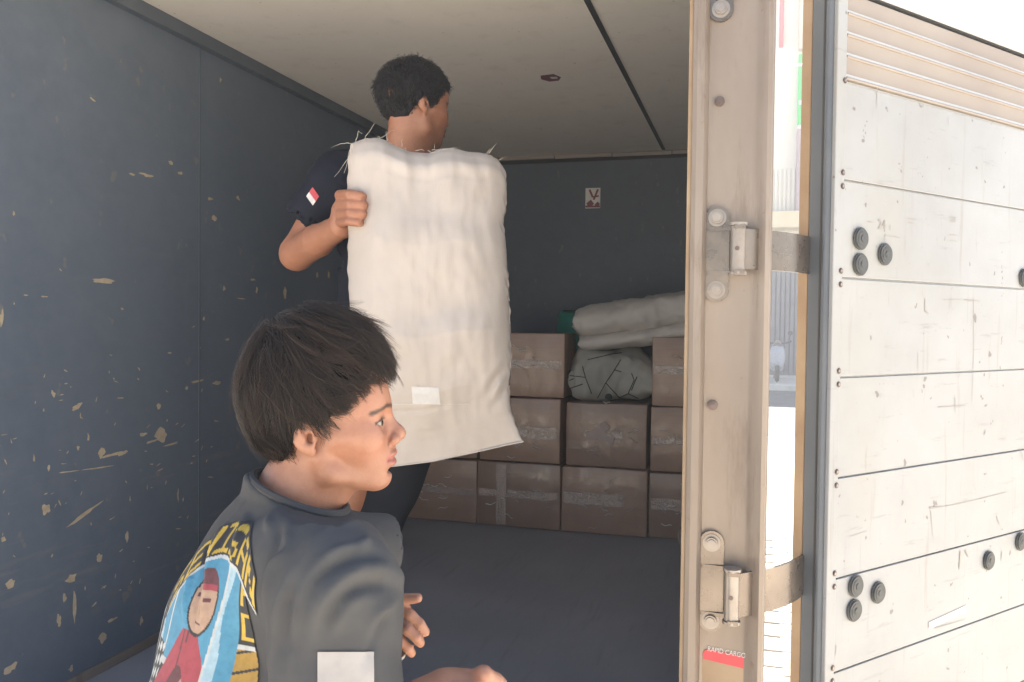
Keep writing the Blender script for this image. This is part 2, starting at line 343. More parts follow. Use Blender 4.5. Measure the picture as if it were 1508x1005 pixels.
# paint chips on the left wall: bare board showing through, placed as in the photo
chips = [(150, 413, 20, 5, 0), (215, 258, 12, 3, 0), (195, 257, 5, 2, 0), (252, 240, 5, 3, 0), (265, 255, 5, 3, 0), (315, 322, 5, 5, .6), (310, 293, 4, 3, .5), (350, 292, 4, 3, -.7), (137, 147, 6, 2, -.5), (325, 118, 2, 4, 0),
         (125, 757, 33, 3.5, .46), (68, 750, 7, 12, 0), (14, 860, 9, 9, .3), (105, 852, 9, 7, .2), (110, 890, 3.5, 28, 0), (95, 880, 3, 10, 0), (165, 670, 24, 3, .05), (150, 668, 6, 11, 0), (180, 668, 10, 6, .1), (115, 598, 9, 4, .5), (78, 580, 3, 7, .4),
         (290, 562, 12, 2.5, .1), (320, 564, 7, 4, .1), (275, 572, 3, 4, 0), (238, 640, 10, 14, .4), (210, 640, 6, 3, 0), (262, 730, 1.5, 14, 0), (147, 822, 6, 9, 0), (165, 913, 9, 3, 0), (187, 790, 3, 10, 0), (150, 940, 6, 10, .1), (87, 915, 4, 12, 0), (208, 915, 3, 8, 0), (105, 985, 4, 6, 0),
         (15, 985, 14, 10, .2), (140, 690, 30, 1.5, -.1), (100, 695, 18, 1.5, -.1), (233, 598, 4, 6, 0), (130, 645, 2, 8, 0), (115, 660, 2.5, 5, 0), (72, 690, 2, 7, 0), (50, 675, 2, 8, 0), (225, 650, 12, 2, .15), (250, 655, 14, 2, .1), (2, 470, 3, 18, 0), (5, 795, 4, 6, 0), (420, 430, 3, 10, 0), (467, 405, 2.5, 6, 0), (484, 405, 2, 8, 0), (372, 412, 5, 2, 0), (330, 425, 2.5, 5, 0), (378, 428, 2, 8, 0), (355, 440, 8, 1.5, 0), (180, 455, 3, 2, 0), (250, 520, 4, 2, 0), (335, 500, 4, 2, .3), (300, 470, 2, 4, 0), (20, 315, 2, 4, 0), (65, 437, 6, 1.5, 0), (38, 435, 4, 1.5, 0)]
for k in range(90):
    u, v = rng.uniform(0, 330), rng.normal(690, 110)
    if v > 1000 or v < 380: continue
    chips.append((u, v, *((rng.uniform(.6, 1.4), rng.uniform(2, 6)) if rng.random() < .5 else (rng.uniform(1.5, 6), rng.uniform(.6, 1.4))), rng.normal(0, .4)))
q = MB(); dd_ = {}
for (u, v, a, b, ang) in chips:
    c = on(u, v, 0, XL+.0012)
    if c[2] < ZF+.02 or c[1] > YB-.05: continue
    t = (c-CP) @ CF; sx = t/FPX/abs(math.sin(math.atan2(-c[0], c[1])))   # seen at an angle: wall length per pixel
    sz = t/FPX; n = 15; pts = []
    for i in range(n):
        th = 2*math.pi*i/n+rng.normal(0, .06); rr = .72+.5*noise.noise(Vector((math.cos(th)*1.3, math.sin(th)*1.3, u*.37+v)))+rng.uniform(-.14, .14)
        px, py = a*rr*math.cos(th), b*rr*math.sin(th)
        px, py = px*math.cos(ang)-py*math.sin(ang), px*math.sin(ang)+py*math.cos(ang)
        pts.append((XL+.0012+rng.uniform(0, .0004), c[1]+px*sx, max(ZF+.005, c[2]+py*sz)))
    q.poly(pts)
tag(q.build('paint_chips', MAT['tan'], lw), 'bare wood chips scraped through the dark paint', None, None, 'stuff')
# stickers
c = on(873, 292, 1, YB-.002)
q = MB(); q.box((c[0], YB-.001, c[2]), (.088, .002, .118)); stk = T(q, 'warning_sticker', MAT['white'], bw)
q = MB()
for p0, p1, wd in (((-.02, .05), (.0, .005), .012), ((.03, .05), (.005, -.01), .012), ((-.025, -.02), (-.005, -.045), .035), ((.02, -.03), (.035, -.045), .025), ((-.043, -.048), (.043, -.05), .012), ((.0, .005), (.035, .012), .01)):
    a = Vector((p0[0], 0, p0[1])); b = Vector((p1[0], 0, p1[1])); d = (b-a).normalized(); nn = Vector((-d.z, 0, d.x))*wd/2
    q.poly([Vector((c[0], YB-.0026-rng.uniform(0, .0003), c[2]))+p for p in (a-nn, b-nn, b+nn, a+nn)])
T(q, 'sticker_figure', MAT['maroon'], stk)
c = on(812, 115, 2, ZC-.001)
q = MB(); q.poly([(c[0]+a, c[1]+b, ZC-.001) for a, b in ((-.035, -.04), (.02, -.05), (.04, .0), (.02, .045), (-.02, .05), (-.045, .01))]); st2 = T(q, 'ceiling_sticker', MAT['maroon'], ceil)
q = MB(); q.poly([(c[0]+.008+a, c[1]+b, ZC-.0016) for a, b in ((-.012, -.015), (.018, -.012), (.014, .015), (-.01, .012))]); T(q, 'sticker_mark', MAT['white'], st2)

# ---------------------------------------------------------------- rear corner posts
ZP0, ZP1 = .30, 2.72
def post(sgn, x0):
    P = [(-.108, 1.500), (-.100, 1.494), (-.088, 1.494), (-.083, 1.500), (-.081, 1.518), (-.074, 1.521), (-.008, 1.521), (.002, 1.517), (.010, 1.508), (.018, 1.504), (.025, 1.507), (.029, 1.516), (.030, 1.60), (-.108, 1.60)]
    q = MB(); q.prism([(x0+sgn*(p[0]+.108), p[1]) for p in P], ZP0, ZP1); return T(q, 'corner_post', MAT['post'], smooth=True)
pR = post(1, XR); pL = post(-1, XL)
q = MB(); q.box((XR-.004, 1.55, 1.6), (.008, .09, 2.0), bev=.002); T(q, 'jamb_liner', MAT['edge'], pR)
for (u, v, r, mt) in ((1060, 150, .0085, 'boltd'), (1050, 597, .0085, 'boltd')):
    c = on(u, v, 1, 1.52); q = MB(); q.cyl((c[0], 1.525, c[2]), (c[0], 1.513, c[2]), r, 16, bev=.002); q.cyl((c[0], 1.514, c[2]), (c[0], 1.510, c[2]), r*.45, 8); T(q, 'bolt', MAT[mt], pR, True)
# hinge: base plate with round ends, two bolts, barrel, curved strap to the door
def pill(q, cx, z0, z1, r, y0, y1):
    pts = [(cx+r*math.cos(t), z1+r*math.sin(t)) for t in np.linspace(0, math.pi, 10)]+[(cx+r*math.cos(t), z0+r*math.sin(t)) for t in np.linspace(math.pi, 2*math.pi, 10)]
    A = [q.bm.verts.new((p[0], y0, p[1])) for p in pts]; B = [q.bm.verts.new((p[0], y1, p[1])) for p in pts]; n = len(pts)
    q.bm.faces.new(A); q.bm.faces.new(B[::-1])
    for i in range(n): q.bm.faces.new((A[i], A[(i+1) % n], B[(i+1) % n], B[i]))
DA = math.radians(40.24); DD = np.array([math.sin(DA), math.cos(DA), 0]); DN = np.array([DD[1], -DD[0], 0])
DP = at(1236, 500, 1.55); DP[2] = 0
def dpt(s, z, o=0): return DP + DD*s + DN*o + np.array([0, 0, z])
E0 = -.028                                       # s of the door's hinge-side edge
def hinge(zb, zt, z0, z1, barrel=True):
    cx = -.063
    q = MB(); pill(q, cx, zb, zt, .021, 1.5205, 1.513); pl = T(q, 'hinge_plate', MAT['steel'], pR, True)
    for z in (zb, zt):
        q = MB(); q.cyl((cx, 1.514, z), (cx, 1.511, z), .0155, 24); q.cyl((cx, 1.512, z), (cx, 1.502, z), .0105, 20, bev=.003); T(q, 'bolt', MAT['bolt'], pl, True)
    if not barrel: return
    bx, by = -.027, 1.488; zm = (z0+z1)/2
    q = MB(); q.cyl((bx, by, z0-.002), (bx, by, z1+.002), .0125, 20, bev=.002); q.cyl((bx, by, z1+.001), (bx, by, z1+.006), .0155, 20); q.cyl((bx, by, z0-.006), (bx, by, z0-.001), .0155, 20); T(q, 'hinge_barrel', MAT['bolt'], pR, True)
    q = MB(); q.cyl((bx-.001, by-.0135, zm), (bx-.001, by-.0105, zm), .004, 8); T(q, 'pin_head', MAT['boltd'], pR, True)
    # knuckle straps from plate to barrel
    for z in (z0, z1):
        q = MB(); q.prism([(-.085, 1.513), (-.04, 1.508), (bx-.006, by-.016), (bx+.012, by-.014), (bx+.012, by+.014), (-.085, 1.519)], z-.005, z+.002); T(q, 'hinge_knuckle', MAT['steel'], pR)
    # strap: bowed sheet from barrel to door edge
    e = DP+DD*(E0+.0)-DN*.045; A = np.array([bx+.008, by+.004]); B = e[:2]
    n = 14; q = MB(); f_, b_ = [], []
    nrm = np.array([B[1]-A[1], -(B[0]-A[0])]); nrm /= np.linalg.norm(nrm)
    for i in range(n+1):
        t = i/n; c = A+(B-A)*t+nrm*(.016*math.sin(math.pi*t)); f_.append(c+nrm*.003); b_.append(c-nrm*.003)
    q.prism([tuple(p) for p in f_+b_[::-1]], z0+.004, z1-.004); T(q, 'hinge_strap', MAT['steel'], pR, True)
hinge(1.678, 1.804, 1.709, 1.786)
hinge(1.094, 1.232, 1.107, 1.191)
hinge(2.166, 2.29, 2.19, 2.27, False)
hinge(.56, .69, .58, .67)
# red and white courier sticker on the post
def text_obj(name, body, size, mat, parent, M, thick=0, xs=1):
    cu = bpy.data.curves.new(name, 'FONT'); cu.body = body; cu.size = size; cu.extrude = thick; cu.align_x = 'CENTER'
    o = bpy.data.objects.new(name, cu); COL.objects.link(o)
    me = bpy.data.meshes.new_from_object(o); bpy.data.objects.remove(o)
    me.transform(Matrix.Translation(-Vector(wpos(parent))) @ M @ Matrix.Diagonal((xs, 1, 1, 1))); me.materials.clear(); me.materials.append(mat)
    return link(name, me, parent)
zS = on(1085, 973, 1, 1.52)[2]
q = MB(); q.poly([(-.072, 1.5195, zS+.012), (-.066, 1.5195, zS+.0145), (-.005, 1.5195, zS+.0085), (-.005, 1.5195, zS-.013), (-.075, 1.5195, zS-.004), (-.076, 1.5195, zS+.006)]); rs = T(q, 'courier_sticker', MAT['red'], pR)
q = MB(); q.poly([(-.079, 1.5199, zS-.003), (-.005, 1.5199, zS-.012), (-.005, 1.5199, zS-.2), (-.079, 1.5199, zS-.2)]); T(q, 'sticker_paper', MAT['edge'], pR)
text_obj('sticker_text', 'RAPID CARGO', .0125, MAT['white'], rs, Matrix.Translation((-.035, 1.5190, zS+.009)) @ Matrix.Rotation(math.radians(90), 4, 'X') @ Matrix.Rotation(math.radians(-4.5), 4, 'Z'), 0, .80)

# ---------------------------------------------------------------- open rear door (inner face towards us)
DW, DZ0, DZT = .98, .52, 2.247
def dbox(q, s0, s1, z0, z1, o0, o1, bev=0):
    c = dpt((s0+s1)/2, (z0+z1)/2, (o0+o1)/2); M = Matrix(((DD[0], DN[0], 0, c[0]), (DD[1], DN[1], 0, c[1]), (0, 0, 1, c[2]), (0, 0, 0, 1)))
    q.box(None, (abs(s1-s0), abs(o1-o0), abs(z1-z0)), M=M, bev=bev); return q
door = T(dbox(MB(), E0+.004, DW, DZ0, DZT-.01, -.05, -.006), 'door', MAT['ext'])
seams = [DZ0, .60, .785, .969, 1.146, 1.335, 1.522, 1.706, 1.886, 2.066]
def Dd(q, name, mat, smooth=False): return q.build(name, mat, door, smooth)
for a, b in zip(seams, seams[1:]):
    Dd(dbox(MB(), .0015, DW-.03, a+.0018, b-.0018, -.006, .0015+rng.uniform(-.0006, .0006), .0012), 'plank', MAT['door'])
Dd(dbox(MB(), E0, 0.0, DZ0, DZT, -.006, .004, .002), 'stile', MAT['door'])
Dd(dbox(MB(), DW-.03, DW, DZ0, DZT, -.006, .004, .002), 'stile', MAT['door'])
# hinge-side edge: rubber gasket strip with a bead, then the tan outer frame
Dd(dbox(MB(), E0-.011, E0+.002, DZ0, DZT, -.043, -.003, .004), 'gasket', MAT['rubber'])
q = MB(); q.cyl(dpt(E0-.010, DZ0, -.008), dpt(E0-.010, DZT, -.008), .0045, 10); Dd(q, 'gasket_bead', MAT['rubber'], True)
q = MB(); q.cyl(dpt(E0-.0105, DZ0, -.016), dpt(E0-.0105, DZT, -.016), .0022, 8); Dd(q, 'gasket_bead', MAT['dark'], True)
Dd(dbox(MB(), E0-.010, E0+.01, DZ0, DZT, -.066, -.044, .003), 'edge_frame', MAT['edge'])
Dd(dbox(MB(), 0, DW-.03, DZT-.012, DZT, -.05, .006, .003), 'top_rail', MAT['ext'])
Dd(dbox(MB(), .001, DW-.031, DZT-.0155, DZT-.0125, -.006, .0035), 'top_groove', MAT['seam'])
# louvred upper panel: each slat slopes back, its lower lip catches the light
zz = np.linspace(2.070, DZT-.020, 5)
for a, b in zip(zz, zz[1:]):
    q = MB(); prof = [(-.006, a), (.0030, a), (.0045, a+.0015), (.0045, a+.0035), (.0030, a+.0048), (-.0075, a+.0068), (-.0075, a+.0080), (.0005, b-.002), (.0005, b), (-.02, b), (-.02, a)]
    A = [q.bm.verts.new(dpt(.0015, z, o)) for o, z in prof]; B = [q.bm.verts.new(dpt(DW-.032, z, o)) for o, z in prof]; n = len(prof)
    q.bm.faces.new(A); q.bm.faces.new(B[::-1])
    for i in range(n): q.bm.faces.new((A[i], A[(i+1) % n], B[(i+1) % n], B[i]))
    Dd(q, 'louver', MAT['louver'], True)
# screws in pairs on the stile
for z in seams[1:]:
    for dz in ((-.0125, .0125) if z < 2.05 else (0,)):
        q = MB(); c0, c1 = dpt(-.0055, z+dz, .0038), dpt(-.0055, z+dz, .0058); q.cyl(c0, c1, .0056, 14, bev=.001); sc_ = Dd(q, 'screw', MAT['boltd'], True)
        q = MB(); q.cyl(dpt(-.0055, z+dz, .0057), dpt(-.0055, z+dz, .0066), .0026, 8); Dd(q, 'screw_slot', MAT['bolt'], True)
# dark rubber bumper discs
for s, z in ((.052, 1.781), (.053, 1.733), (.131, 1.756), (.677, 1.731), (.060, 1.124), (.057, 1.078), (.133, 1.099), (.551, 1.099), (.693, 1.122)):
    q = MB(); q.cyl(dpt(s, z, .001), dpt(s, z, .009), .0215, 28, bev=.003); q.cyl(dpt(s, z, .0085), dpt(s, z, .0098), .014, 24, bev=.001); q.cyl(dpt(s, z, .0095), dpt(s, z, .011), .006, 12); Dd(q, 'rubber_disc', MAT['disc'], True)
def ond(u, v):
    d = ray(u, v); n3 = DN; t = ((DP-CP) @ n3)/(d @ n3); p = CP+d*t; return float((p-DP) @ DD), float(p[2])
def stroke(p, wd, mat, o=.0024):
    q = MB(); P = [np.array(ond(*a)) for a in p]
    for a, b in zip(P, P[1:]):
        d = (b-a)/np.linalg.norm(b-a); nn = np.array([-d[1], d[0]])*wd/2; oo = o+rng.uniform(0, .0004)
        q.poly([dpt(*x, oo) for x in (a-nn, b-nn*.5, b+nn*.5, a+nn)])
    Dd(q, 'scratch', mat)
for p, wd in (([(1368, 749), (1400, 744), (1440, 735), (1480, 725)], .0022), ([(1369, 752), (1372, 790)], .0018), ([(1432, 440), (1432, 520), (1430, 592)], .0016), ([(1388, 442), (1412, 441)], .0018), ([(1418, 442), (1442, 444)], .0018), ([(1361, 440), (1360, 458), (1366, 462)], .004), ([(1367, 748), (1385, 746)], .004),
              ([(1466, 760), (1470, 772)], .004), ([(1413, 812), (1411, 838)], .006), ([(1420, 810), (1424, 820)], .005), ([(1474, 812), (1473, 826)], .004), ([(1380, 600), (1420, 597)], .0018), ([(1405, 585), (1405, 608)], .0018), ([(1448, 640), (1450, 634)], .004), ([(1290, 130), (1290, 160)], .0022), ([(1395, 175), (1395, 186)], .002), ([(1260, 395), (1262, 402)], .003),
              ([(1275, 327), (1285, 328)], .002), ([(1302, 345), (1301, 360)], .0014), ([(1303, 347), (1325, 351)], .0012), ([(1375, 925), (1420, 912)], .0016), ([(1230, 950), (1229, 965)], .0025), ([(1350, 520), (1350, 560)], .0012), ([(1396, 320), (1407, 321)], .0014), ([(1397, 346), (1408, 347)], .0014), ([(1397, 354), (1408, 356)], .0014), ([(1335, 322), (1348, 324)], .0014), ([(1336, 328), (1346, 330)], .0014), ([(1450, 165), (1475, 171)], .001), ([(1250, 790), (1275, 782)], .0012), ([(1500, 660), (1506, 680)], .002)):
    stroke(p, wd, MAT['scuff'])
def door_text(s, body, u, v, size):
    a, z = ond(u, v)
    M = Matrix(((DD[0], 0, DN[0], 0), (DD[1], 0, DN[1], 0), (0, 1, 0, 0), (0, 0, 0, 1))); p = dpt(a, z, .0028); M.translation = Vector(p)
    text_obj(s, body, size, MAT['scuff'], door, M)
door_text('chalk_number', '24', 1297, 338, .026); door_text('chalk_number', '1', 1309, 340, .016)
door_text('chalk_mark', '-11', 1402, 328, .016)
a0 = ond(1366, 922); a1 = ond(1422, 896)
q = MB(); q.poly([dpt(a0[0], a0[1]-.006, .0026), dpt(a1[0], a1[1]-.008, .0026), dpt(a1[0], a1[1]+.008, .0026), dpt(a0[0], a0[1]+.008, .0026)]); Dd(q, 'tape_patch', MAT['white'])

# ---------------------------------------------------------------- street behind the gap
BY = 25.
bl = empty('shop_building', (3, BY, 0), 'cream shop building with grey roller shutter across the street', 'building')
mcream = blotchy('cream_wall', (.74, .70, .60), (.82, .78, .68), .8, .8, 0, .2, 10, .01); mshut = blotchy('shutter_metal', (.17, .165, .175), (.23, .22, .235), 3, .5, .3)
q = MB(); q.box((4, BY+2.3, 6.2), (24, 4, 12.4)); q.build('wall', mcream, bl)
for i in range(46):
    q = MB(); q.box((-1.4+i*.13, BY+.26, 1.65), (.098, .06, 3.0), bev=.02); q.build('shutter_rib', mshut, bl)
q = MB(); q.box((2, BY+.29, 1.65), (8, .02, 3.0)); q.build('shutter', plain('shutter_back', (.12, .115, .125), .6), bl)
q = MB(); q.box((2.0, BY-.2, 4.5), (12, 1.0, .46), bev=.03); q.build('canopy', blotchy('canopy_cream', (.70, .58, .36), (.78, .66, .44), 2, .7), bl)
for i in range(40):
    q = MB(); q.box((-1.0+i*.12, BY+.27, 5.4), (.07, .05, 1.3), bev=.01); q.build('cladding_rib', mcream, bl)
q = MB(); q.box((1.75, BY+.0, 5.9), (1.3, .55, 2.36), bev=.02); q.build('pillar', blotchy('mauve_pillar', (.36, .27, .29), (.44, .34, .35), 2, .8), bl)
q = MB(); q.box((1.72, BY-.05, 8.15), (1.25, .2, 2.0), bev=.02); sg = q.build('sign_board', plain('green_sign', (.03, .52, .10), .4), bl)
q = MB(); q.box((1.72, BY-.16, 7.8), (1.2, .02, .12)); q.build('sign_stripe', MAT['white'], sg)
q = MB(); q.box((1.72, BY-.16, 7.1), (1.25, .24, .1)); q.build('sign_frame', MAT['white'], sg)
q = MB(); q.box((.63, BY+.2, 10.6), (.12, .3, 2.2), bev=.02); q.build('downpipe', plain('red_paint', (.55, .09, .10), .5), bl)
q = MB(); q.box((1.72, BY+.0, 10.6), (1.25, .3, 2.6), bev=.02); q.build('upper_panel', blotchy('tan_panel', (.50, .42, .30), (.58, .50, .38), 2, .7), bl)
q = MB(); q.tube([(-25+i*2.5, BY-3.5, 7.95+.0012*(i*2.5-25)**2-.08) for i in range(21)], .035, 6); tag(q.build('overhead_cable', MAT['white']), 'thin pale cable strung across the street before the shop', 'cable')
# parked scooter
sx, sy = .60, 22.0
sc = empty('parked_scooter', (sx, sy, .15), 'pale grey scooter parked before the roller shutter', 'scooter')
mg = plain('scooter_grey', (.42, .43, .45), .3); md = plain('scooter_black', (.04, .04, .045), .5)
Z = .15
for yy, nm in ((-.02, 'wheel'), (1.2, 'wheel')):
    q = MB(); q.cyl((sx-.05, sy+yy, Z+.24), (sx+.05, sy+yy, Z+.24), .24, 24, bev=.03); wh = q.build(nm, md, sc, True)
    q = MB(); q.cyl((sx-.055, sy+yy, Z+.24), (sx+.055, sy+yy, Z+.24), .13, 16); q.build('rim', MAT['bolt'], wh, True)
def skinblock(name, secs, mat):   # lofted body: list of (y, zc, half width, half height)
    q = MB(); R_ = []
    for (y, z, a, b) in secs: R_.append([q.bm.verts.new((sx+a*math.copysign(abs(math.cos(t))**.7, math.cos(t)), sy+y, Z+z+b*math.copysign(abs(math.sin(t))**.7, math.sin(t)))) for t in [2*math.pi*k/16 for k in range(16)]])
    for A, B in zip(R_, R_[1:]):
        for k in range(16): q.bm.faces.new((A[k], A[(k+1) % 16], B[(k+1) % 16], B[k]))
    q.bm.faces.new(R_[0]); q.bm.faces.new(R_[-1][::-1]); return q.build(name, mat, sc, True)
skinblock('front_fairing', [(-.12, .62, .05, .2), (-.08, .64, .17, .27), (.04, .66, .19, .3), (.16, .62, .12, .28)], mg)
skinblock('body', [(.2, .36, .16, .09), (.5, .38, .17, .1), (.75, .52, .19, .2), (1.15, .62, .17, .16), (1.45, .68, .07, .07)], mg)
skinblock('seat', [(.55, .74, .1, .03), (.8, .78, .15, .06), (1.3, .82, .13, .06), (1.4, .83, .06, .03)], md)
q = MB(); q.tube([(sx-.33, sy+.12, Z+1.02), (sx-.15, sy+.05, Z+.98), (sx+.15, sy+.05, Z+.98), (sx+.33, sy+.12, Z+1.02)], .018); q.build('handlebar', md, sc, True)
q = MB(); q.cyl((sx, sy-.03, Z+.9), (sx, sy+.1, Z+1.0), .12, 16, .08); q.build('headlight', MAT['bolt'], sc, True)
q = MB(); q.box((sx, sy-.02, Z+.47), (.14, .5, .04), bev=.02); q.build('mudguard', mg, sc)
for s_ in (-1, 1):
    q = MB(); q.tube([(sx+s_*.26, sy+.1, Z+1.0), (sx+s_*.3, sy+.08, Z+1.18)], .008); q.cyl((sx+s_*.3, sy+.06, Z+1.24), (sx+s_*.3, sy+.09, Z+1.24), .06, 16); q.build('mirror', md, sc, True)
# ================================================================ CARGO
BYF = 4.15
mats_c = [mat_carton(i) for i in range(4)]
def carton(x0, x1, y0, y1, z0, z1, label, i, paper=False):
    rt = empty('carton', ((x0+x1)/2, y0, z0), label, 'box', 'film wrapped cartons stacked at the front of the cargo bay')
    q = MB(); q.box(((x0+x1)/2, (y0+y1)/2, (z0+z1)/2), (x1-x0, y1-y0, z1-z0), bev=.008)
    bmesh.ops.subdivide_edges(q.bm, edges=q.bm.edges[:], cuts=2, use_grid_fill=True)
    for v in q.bm.verts:
        n = noise.noise_vector(Vector(v.co)*5+Vector((i*3.1, 0, 0))); v.co += n*.005; v.co.z = max(v.co.z, z0+.0005)
    q.build('body', mats_c[i % 4], rt, True, True)
    zt = z0+(z1-z0)*random.uniform(.45, .6)
    def strip(name, xa, xb, za, zb, mat, off):
        nx, nz = 14, 3; q = MB(); g_ = []
        for a in range(nx+1):
            g_.append([q.bm.verts.new((xa+(xb-xa)*a/nx, y0-off-.003+.0025*noise.noise(Vector((xa*9+a*.9, i, b*.7))), za+(zb-za)*b/nz+.006*noise.noise(Vector((a*.4, i*2., 3))))) for b in range(nz+1)])
        for a in range(nx):
            for b in range(nz): q.bm.faces.new((g_[a][b], g_[a+1][b], g_[a+1][b+1], g_[a][b+1]))
        q.build(name, mat, rt, True)
    hw_ = random.uniform(.018, .032); strip('tape', x0+random.choice((.012, .012, .09)), x1-random.choice((.012, .012, .12)), zt-hw_, zt+hw_, MAT['tape'], .004)
    m = (x0+x1)/2+random.uniform(-.1, .1)
    if i in (1, 3) and not paper: strip('tape', m-.028, m+.028, z0+.015, z1-.01, MAT['tape'], .0065)
    # glints on film and tape, painted as thin white slivers
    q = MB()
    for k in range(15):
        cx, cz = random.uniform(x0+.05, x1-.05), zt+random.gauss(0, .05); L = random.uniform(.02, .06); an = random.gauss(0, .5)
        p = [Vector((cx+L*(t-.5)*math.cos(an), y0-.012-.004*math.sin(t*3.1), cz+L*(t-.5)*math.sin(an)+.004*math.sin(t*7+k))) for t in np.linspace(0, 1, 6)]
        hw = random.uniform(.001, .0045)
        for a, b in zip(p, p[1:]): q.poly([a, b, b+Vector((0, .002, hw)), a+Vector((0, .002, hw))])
    tag(q.build('painted_glints', MAT['white'], rt), None, None, None, 'stuff')
    if paper:
        c = np.array([(x0+x1)/2-.02, y0-.012, zt-.0]); q = MB()
        for dx, dz, an in ((-.03, .0, .25), (.015, -.012, -.3), (-.01, .022, .7)):
            w_, h_ = .05, .022; q.poly([(c[0]+dx+a*math.cos(an)-b*math.sin(an), c[1]-abs(dx)*.15, c[2]+dz+a*math.sin(an)+b*math.cos(an)) for a, b in ((-w_, -h_), (w_, -h_), (w_*.9, h_), (-w_, h_*.8))])
        q.build('paper_label', plain('torn_paper', (.50, .40, .36), .7), rt)
    return rt
Z1, Z2, Z3 = .893, 1.222, 1.56
xe = [-1.80, -1.372, -.922, -.482, -.125]
carton(xe[0], xe[1]-.006, BYF+.01, 4.70, ZF+.002, Z1-.012, 'bottom row carton nearest the left wall, behind the sack carrier', 0)
carton(xe[1], xe[2]-.006, BYF, 4.72, ZF+.002, Z1-.008, 'bottom row carton, second from the left wall', 1)
carton(xe[2], xe[3]-.006, BYF+.005, 4.72, ZF+.002, Z1-.010, 'bottom row carton below the one with torn paper', 2)
carton(xe[3], xe[4], BYF+.02, 4.70, ZF+.002, Z1-.016, 'bottom row carton beside the right corner post', 3)
carton(xe[0]+.01, xe[1]-.01, BYF+.03, 4.70, Z1-.006, Z2-.01, 'second row carton mostly hidden behind the carried white sack', 3)
carton(xe[1]+.01, xe[2]-.012, BYF+.004, 4.72, Z1-.002, Z2, 'second row carton just right of the carried sack hem', 0)
carton(xe[2]+.02, xe[3]-.012, BYF+.01, 4.72, Z1-.004, Z2-.012, 'second row carton with torn paper under the roped grey sack', 1, True)
carton(xe[3]+.004, xe[4], BYF+.015, 4.70, Z1-.010, Z2-.02, 'second row carton half hidden by the right corner post', 2)
carton(-1.345, -.918, BYF+.02, 4.45, Z2+.006, Z3-.002, 'top carton left of the roped grey sack', 2)
carton(xe[3]+.006, xe[4], BYF+.02, 4.62, Z2-.014, Z3-.012, 'top carton right of the roped grey sack', 0)

def bag(name, c, ax, up, hx, hz, hy, mat, parent, seedv=0, nx=64, ny=40, lump=.02, wr=.008, pw=2.6, arch=0):
    """stuffed sack: ax = long axis, up = its flat normal; returns mesh object"""
    ax = np.array(ax, float); ax /= np.linalg.norm(ax); up = np.array(up, float); up -= ax*(up @ ax); up /= np.linalg.norm(up); sd = np.cross(up, ax)
    V = []; Fq = []
    for i in range(nx+1):
        s = -1+2*i/nx; e = max(.02, (1-abs(s)**pw))**(1/pw); s = s*(1+.02*noise.noise(Vector((i*.1, seedv, 0)))); flat = max(.03, 1-abs(s)**(4. if pw < 4 else 40.))
        for j in range(ny):
            t = 2*math.pi*j/ny; cy, cz = math.cos(t), math.sin(t)
            a = math.copysign(abs(cy)**.75, cy)*hy*(.86+.14*e); b = math.copysign(abs(cz)**.85, cz)*hz*flat**.55
            p = np.array(c)+ax*hx*s+sd*a+up*(b+arch*(1-s*s))
            V.append(p)
    for i in range(nx):
        for j in range(ny): Fq.append((i*ny+j, i*ny+(j+1) % ny, (i+1)*ny+(j+1) % ny, (i+1)*ny+j))
    V = np.array(V); cc = np.array(c)
    for k in range(len(V)):
        d = V[k]-cc; d = d/(np.linalg.norm(d)+1e-6); P = Vector(V[k])
        V[k] += d*(lump*noise.noise(P*7+Vector((seedv, 0, 0)))+wr*noise.noise(P*26+Vector((0, seedv, 0))))
    Fq += [tuple(reversed([j for j in (0, ny//3, 2*ny//3, ny-1)])), (nx*ny, nx*ny+ny//3, nx*ny+2*ny//3, nx*ny+ny-1)]
    V = V-wpos(parent) if parent is not None else V
    return link(name, np_mesh(name, V, Fq, mat), parent)
# roped grey sack
gs = empty('roped_sack', (-.70, 4.3, Z2-.01), 'grey lumpy sack laced with dark cord on the middle carton', 'sack')
gbody = bag('body', (-.705, 4.36, Z2+.128), (1, .05, -.04), (0, -.2, 1), .225, .135, .17, MAT['sackg'], gs, 3, lump=.045, wr=.016, pw=2.2)
bv = BVHTree.FromPolygons([Vector(v.co)+gs.location for v in gbody.data.vertices], [tuple(p.vertices) for p in gbody.data.polygons])
def lace(pts, r=.0024):
    out = []
    for (u0, v0), (u1, v1) in zip(pts, pts[1:]):
        for t in np.linspace(0, 1, 7):
            d = Vector(ray(u0+(u1-u0)*t, v0+(v1-v0)*t)).normalized(); h = bv.ray_cast(Vector(CP), d)
            if h[0] is not None: out.append(h[0]+h[1]*.001-d*.002)
    if len(out) > 2:
        q = MB(); q.tube(out, r, 6); q.build('cord', MAT['cord'], gs, True)
for pts in ([(828, 552), (862, 556), (871, 580)], [(880, 586), (892, 564), (912, 586), (925, 580), (934, 560)], [(892, 564), (905, 545), (914, 530)], [(866, 530), (900, 522), (915, 520)], [(826, 566), (845, 558)], [(934, 560), (930, 550)], [(925, 580), (940, 587)], [(862, 556), (858, 540)], [(905, 545), (915, 548)], [(840, 572), (858, 566)], [(930, 575), (938, 555)]): lace(pts)
c = on(896, 585, 1, 4.17); q = MB(); q.cyl((c[0], 4.176, c[2]), (c[0], 4.166, c[2]), .017, 14); q.build('knot_hole', plain('dark_hole', (.02, .025, .02), .9), gs, True)
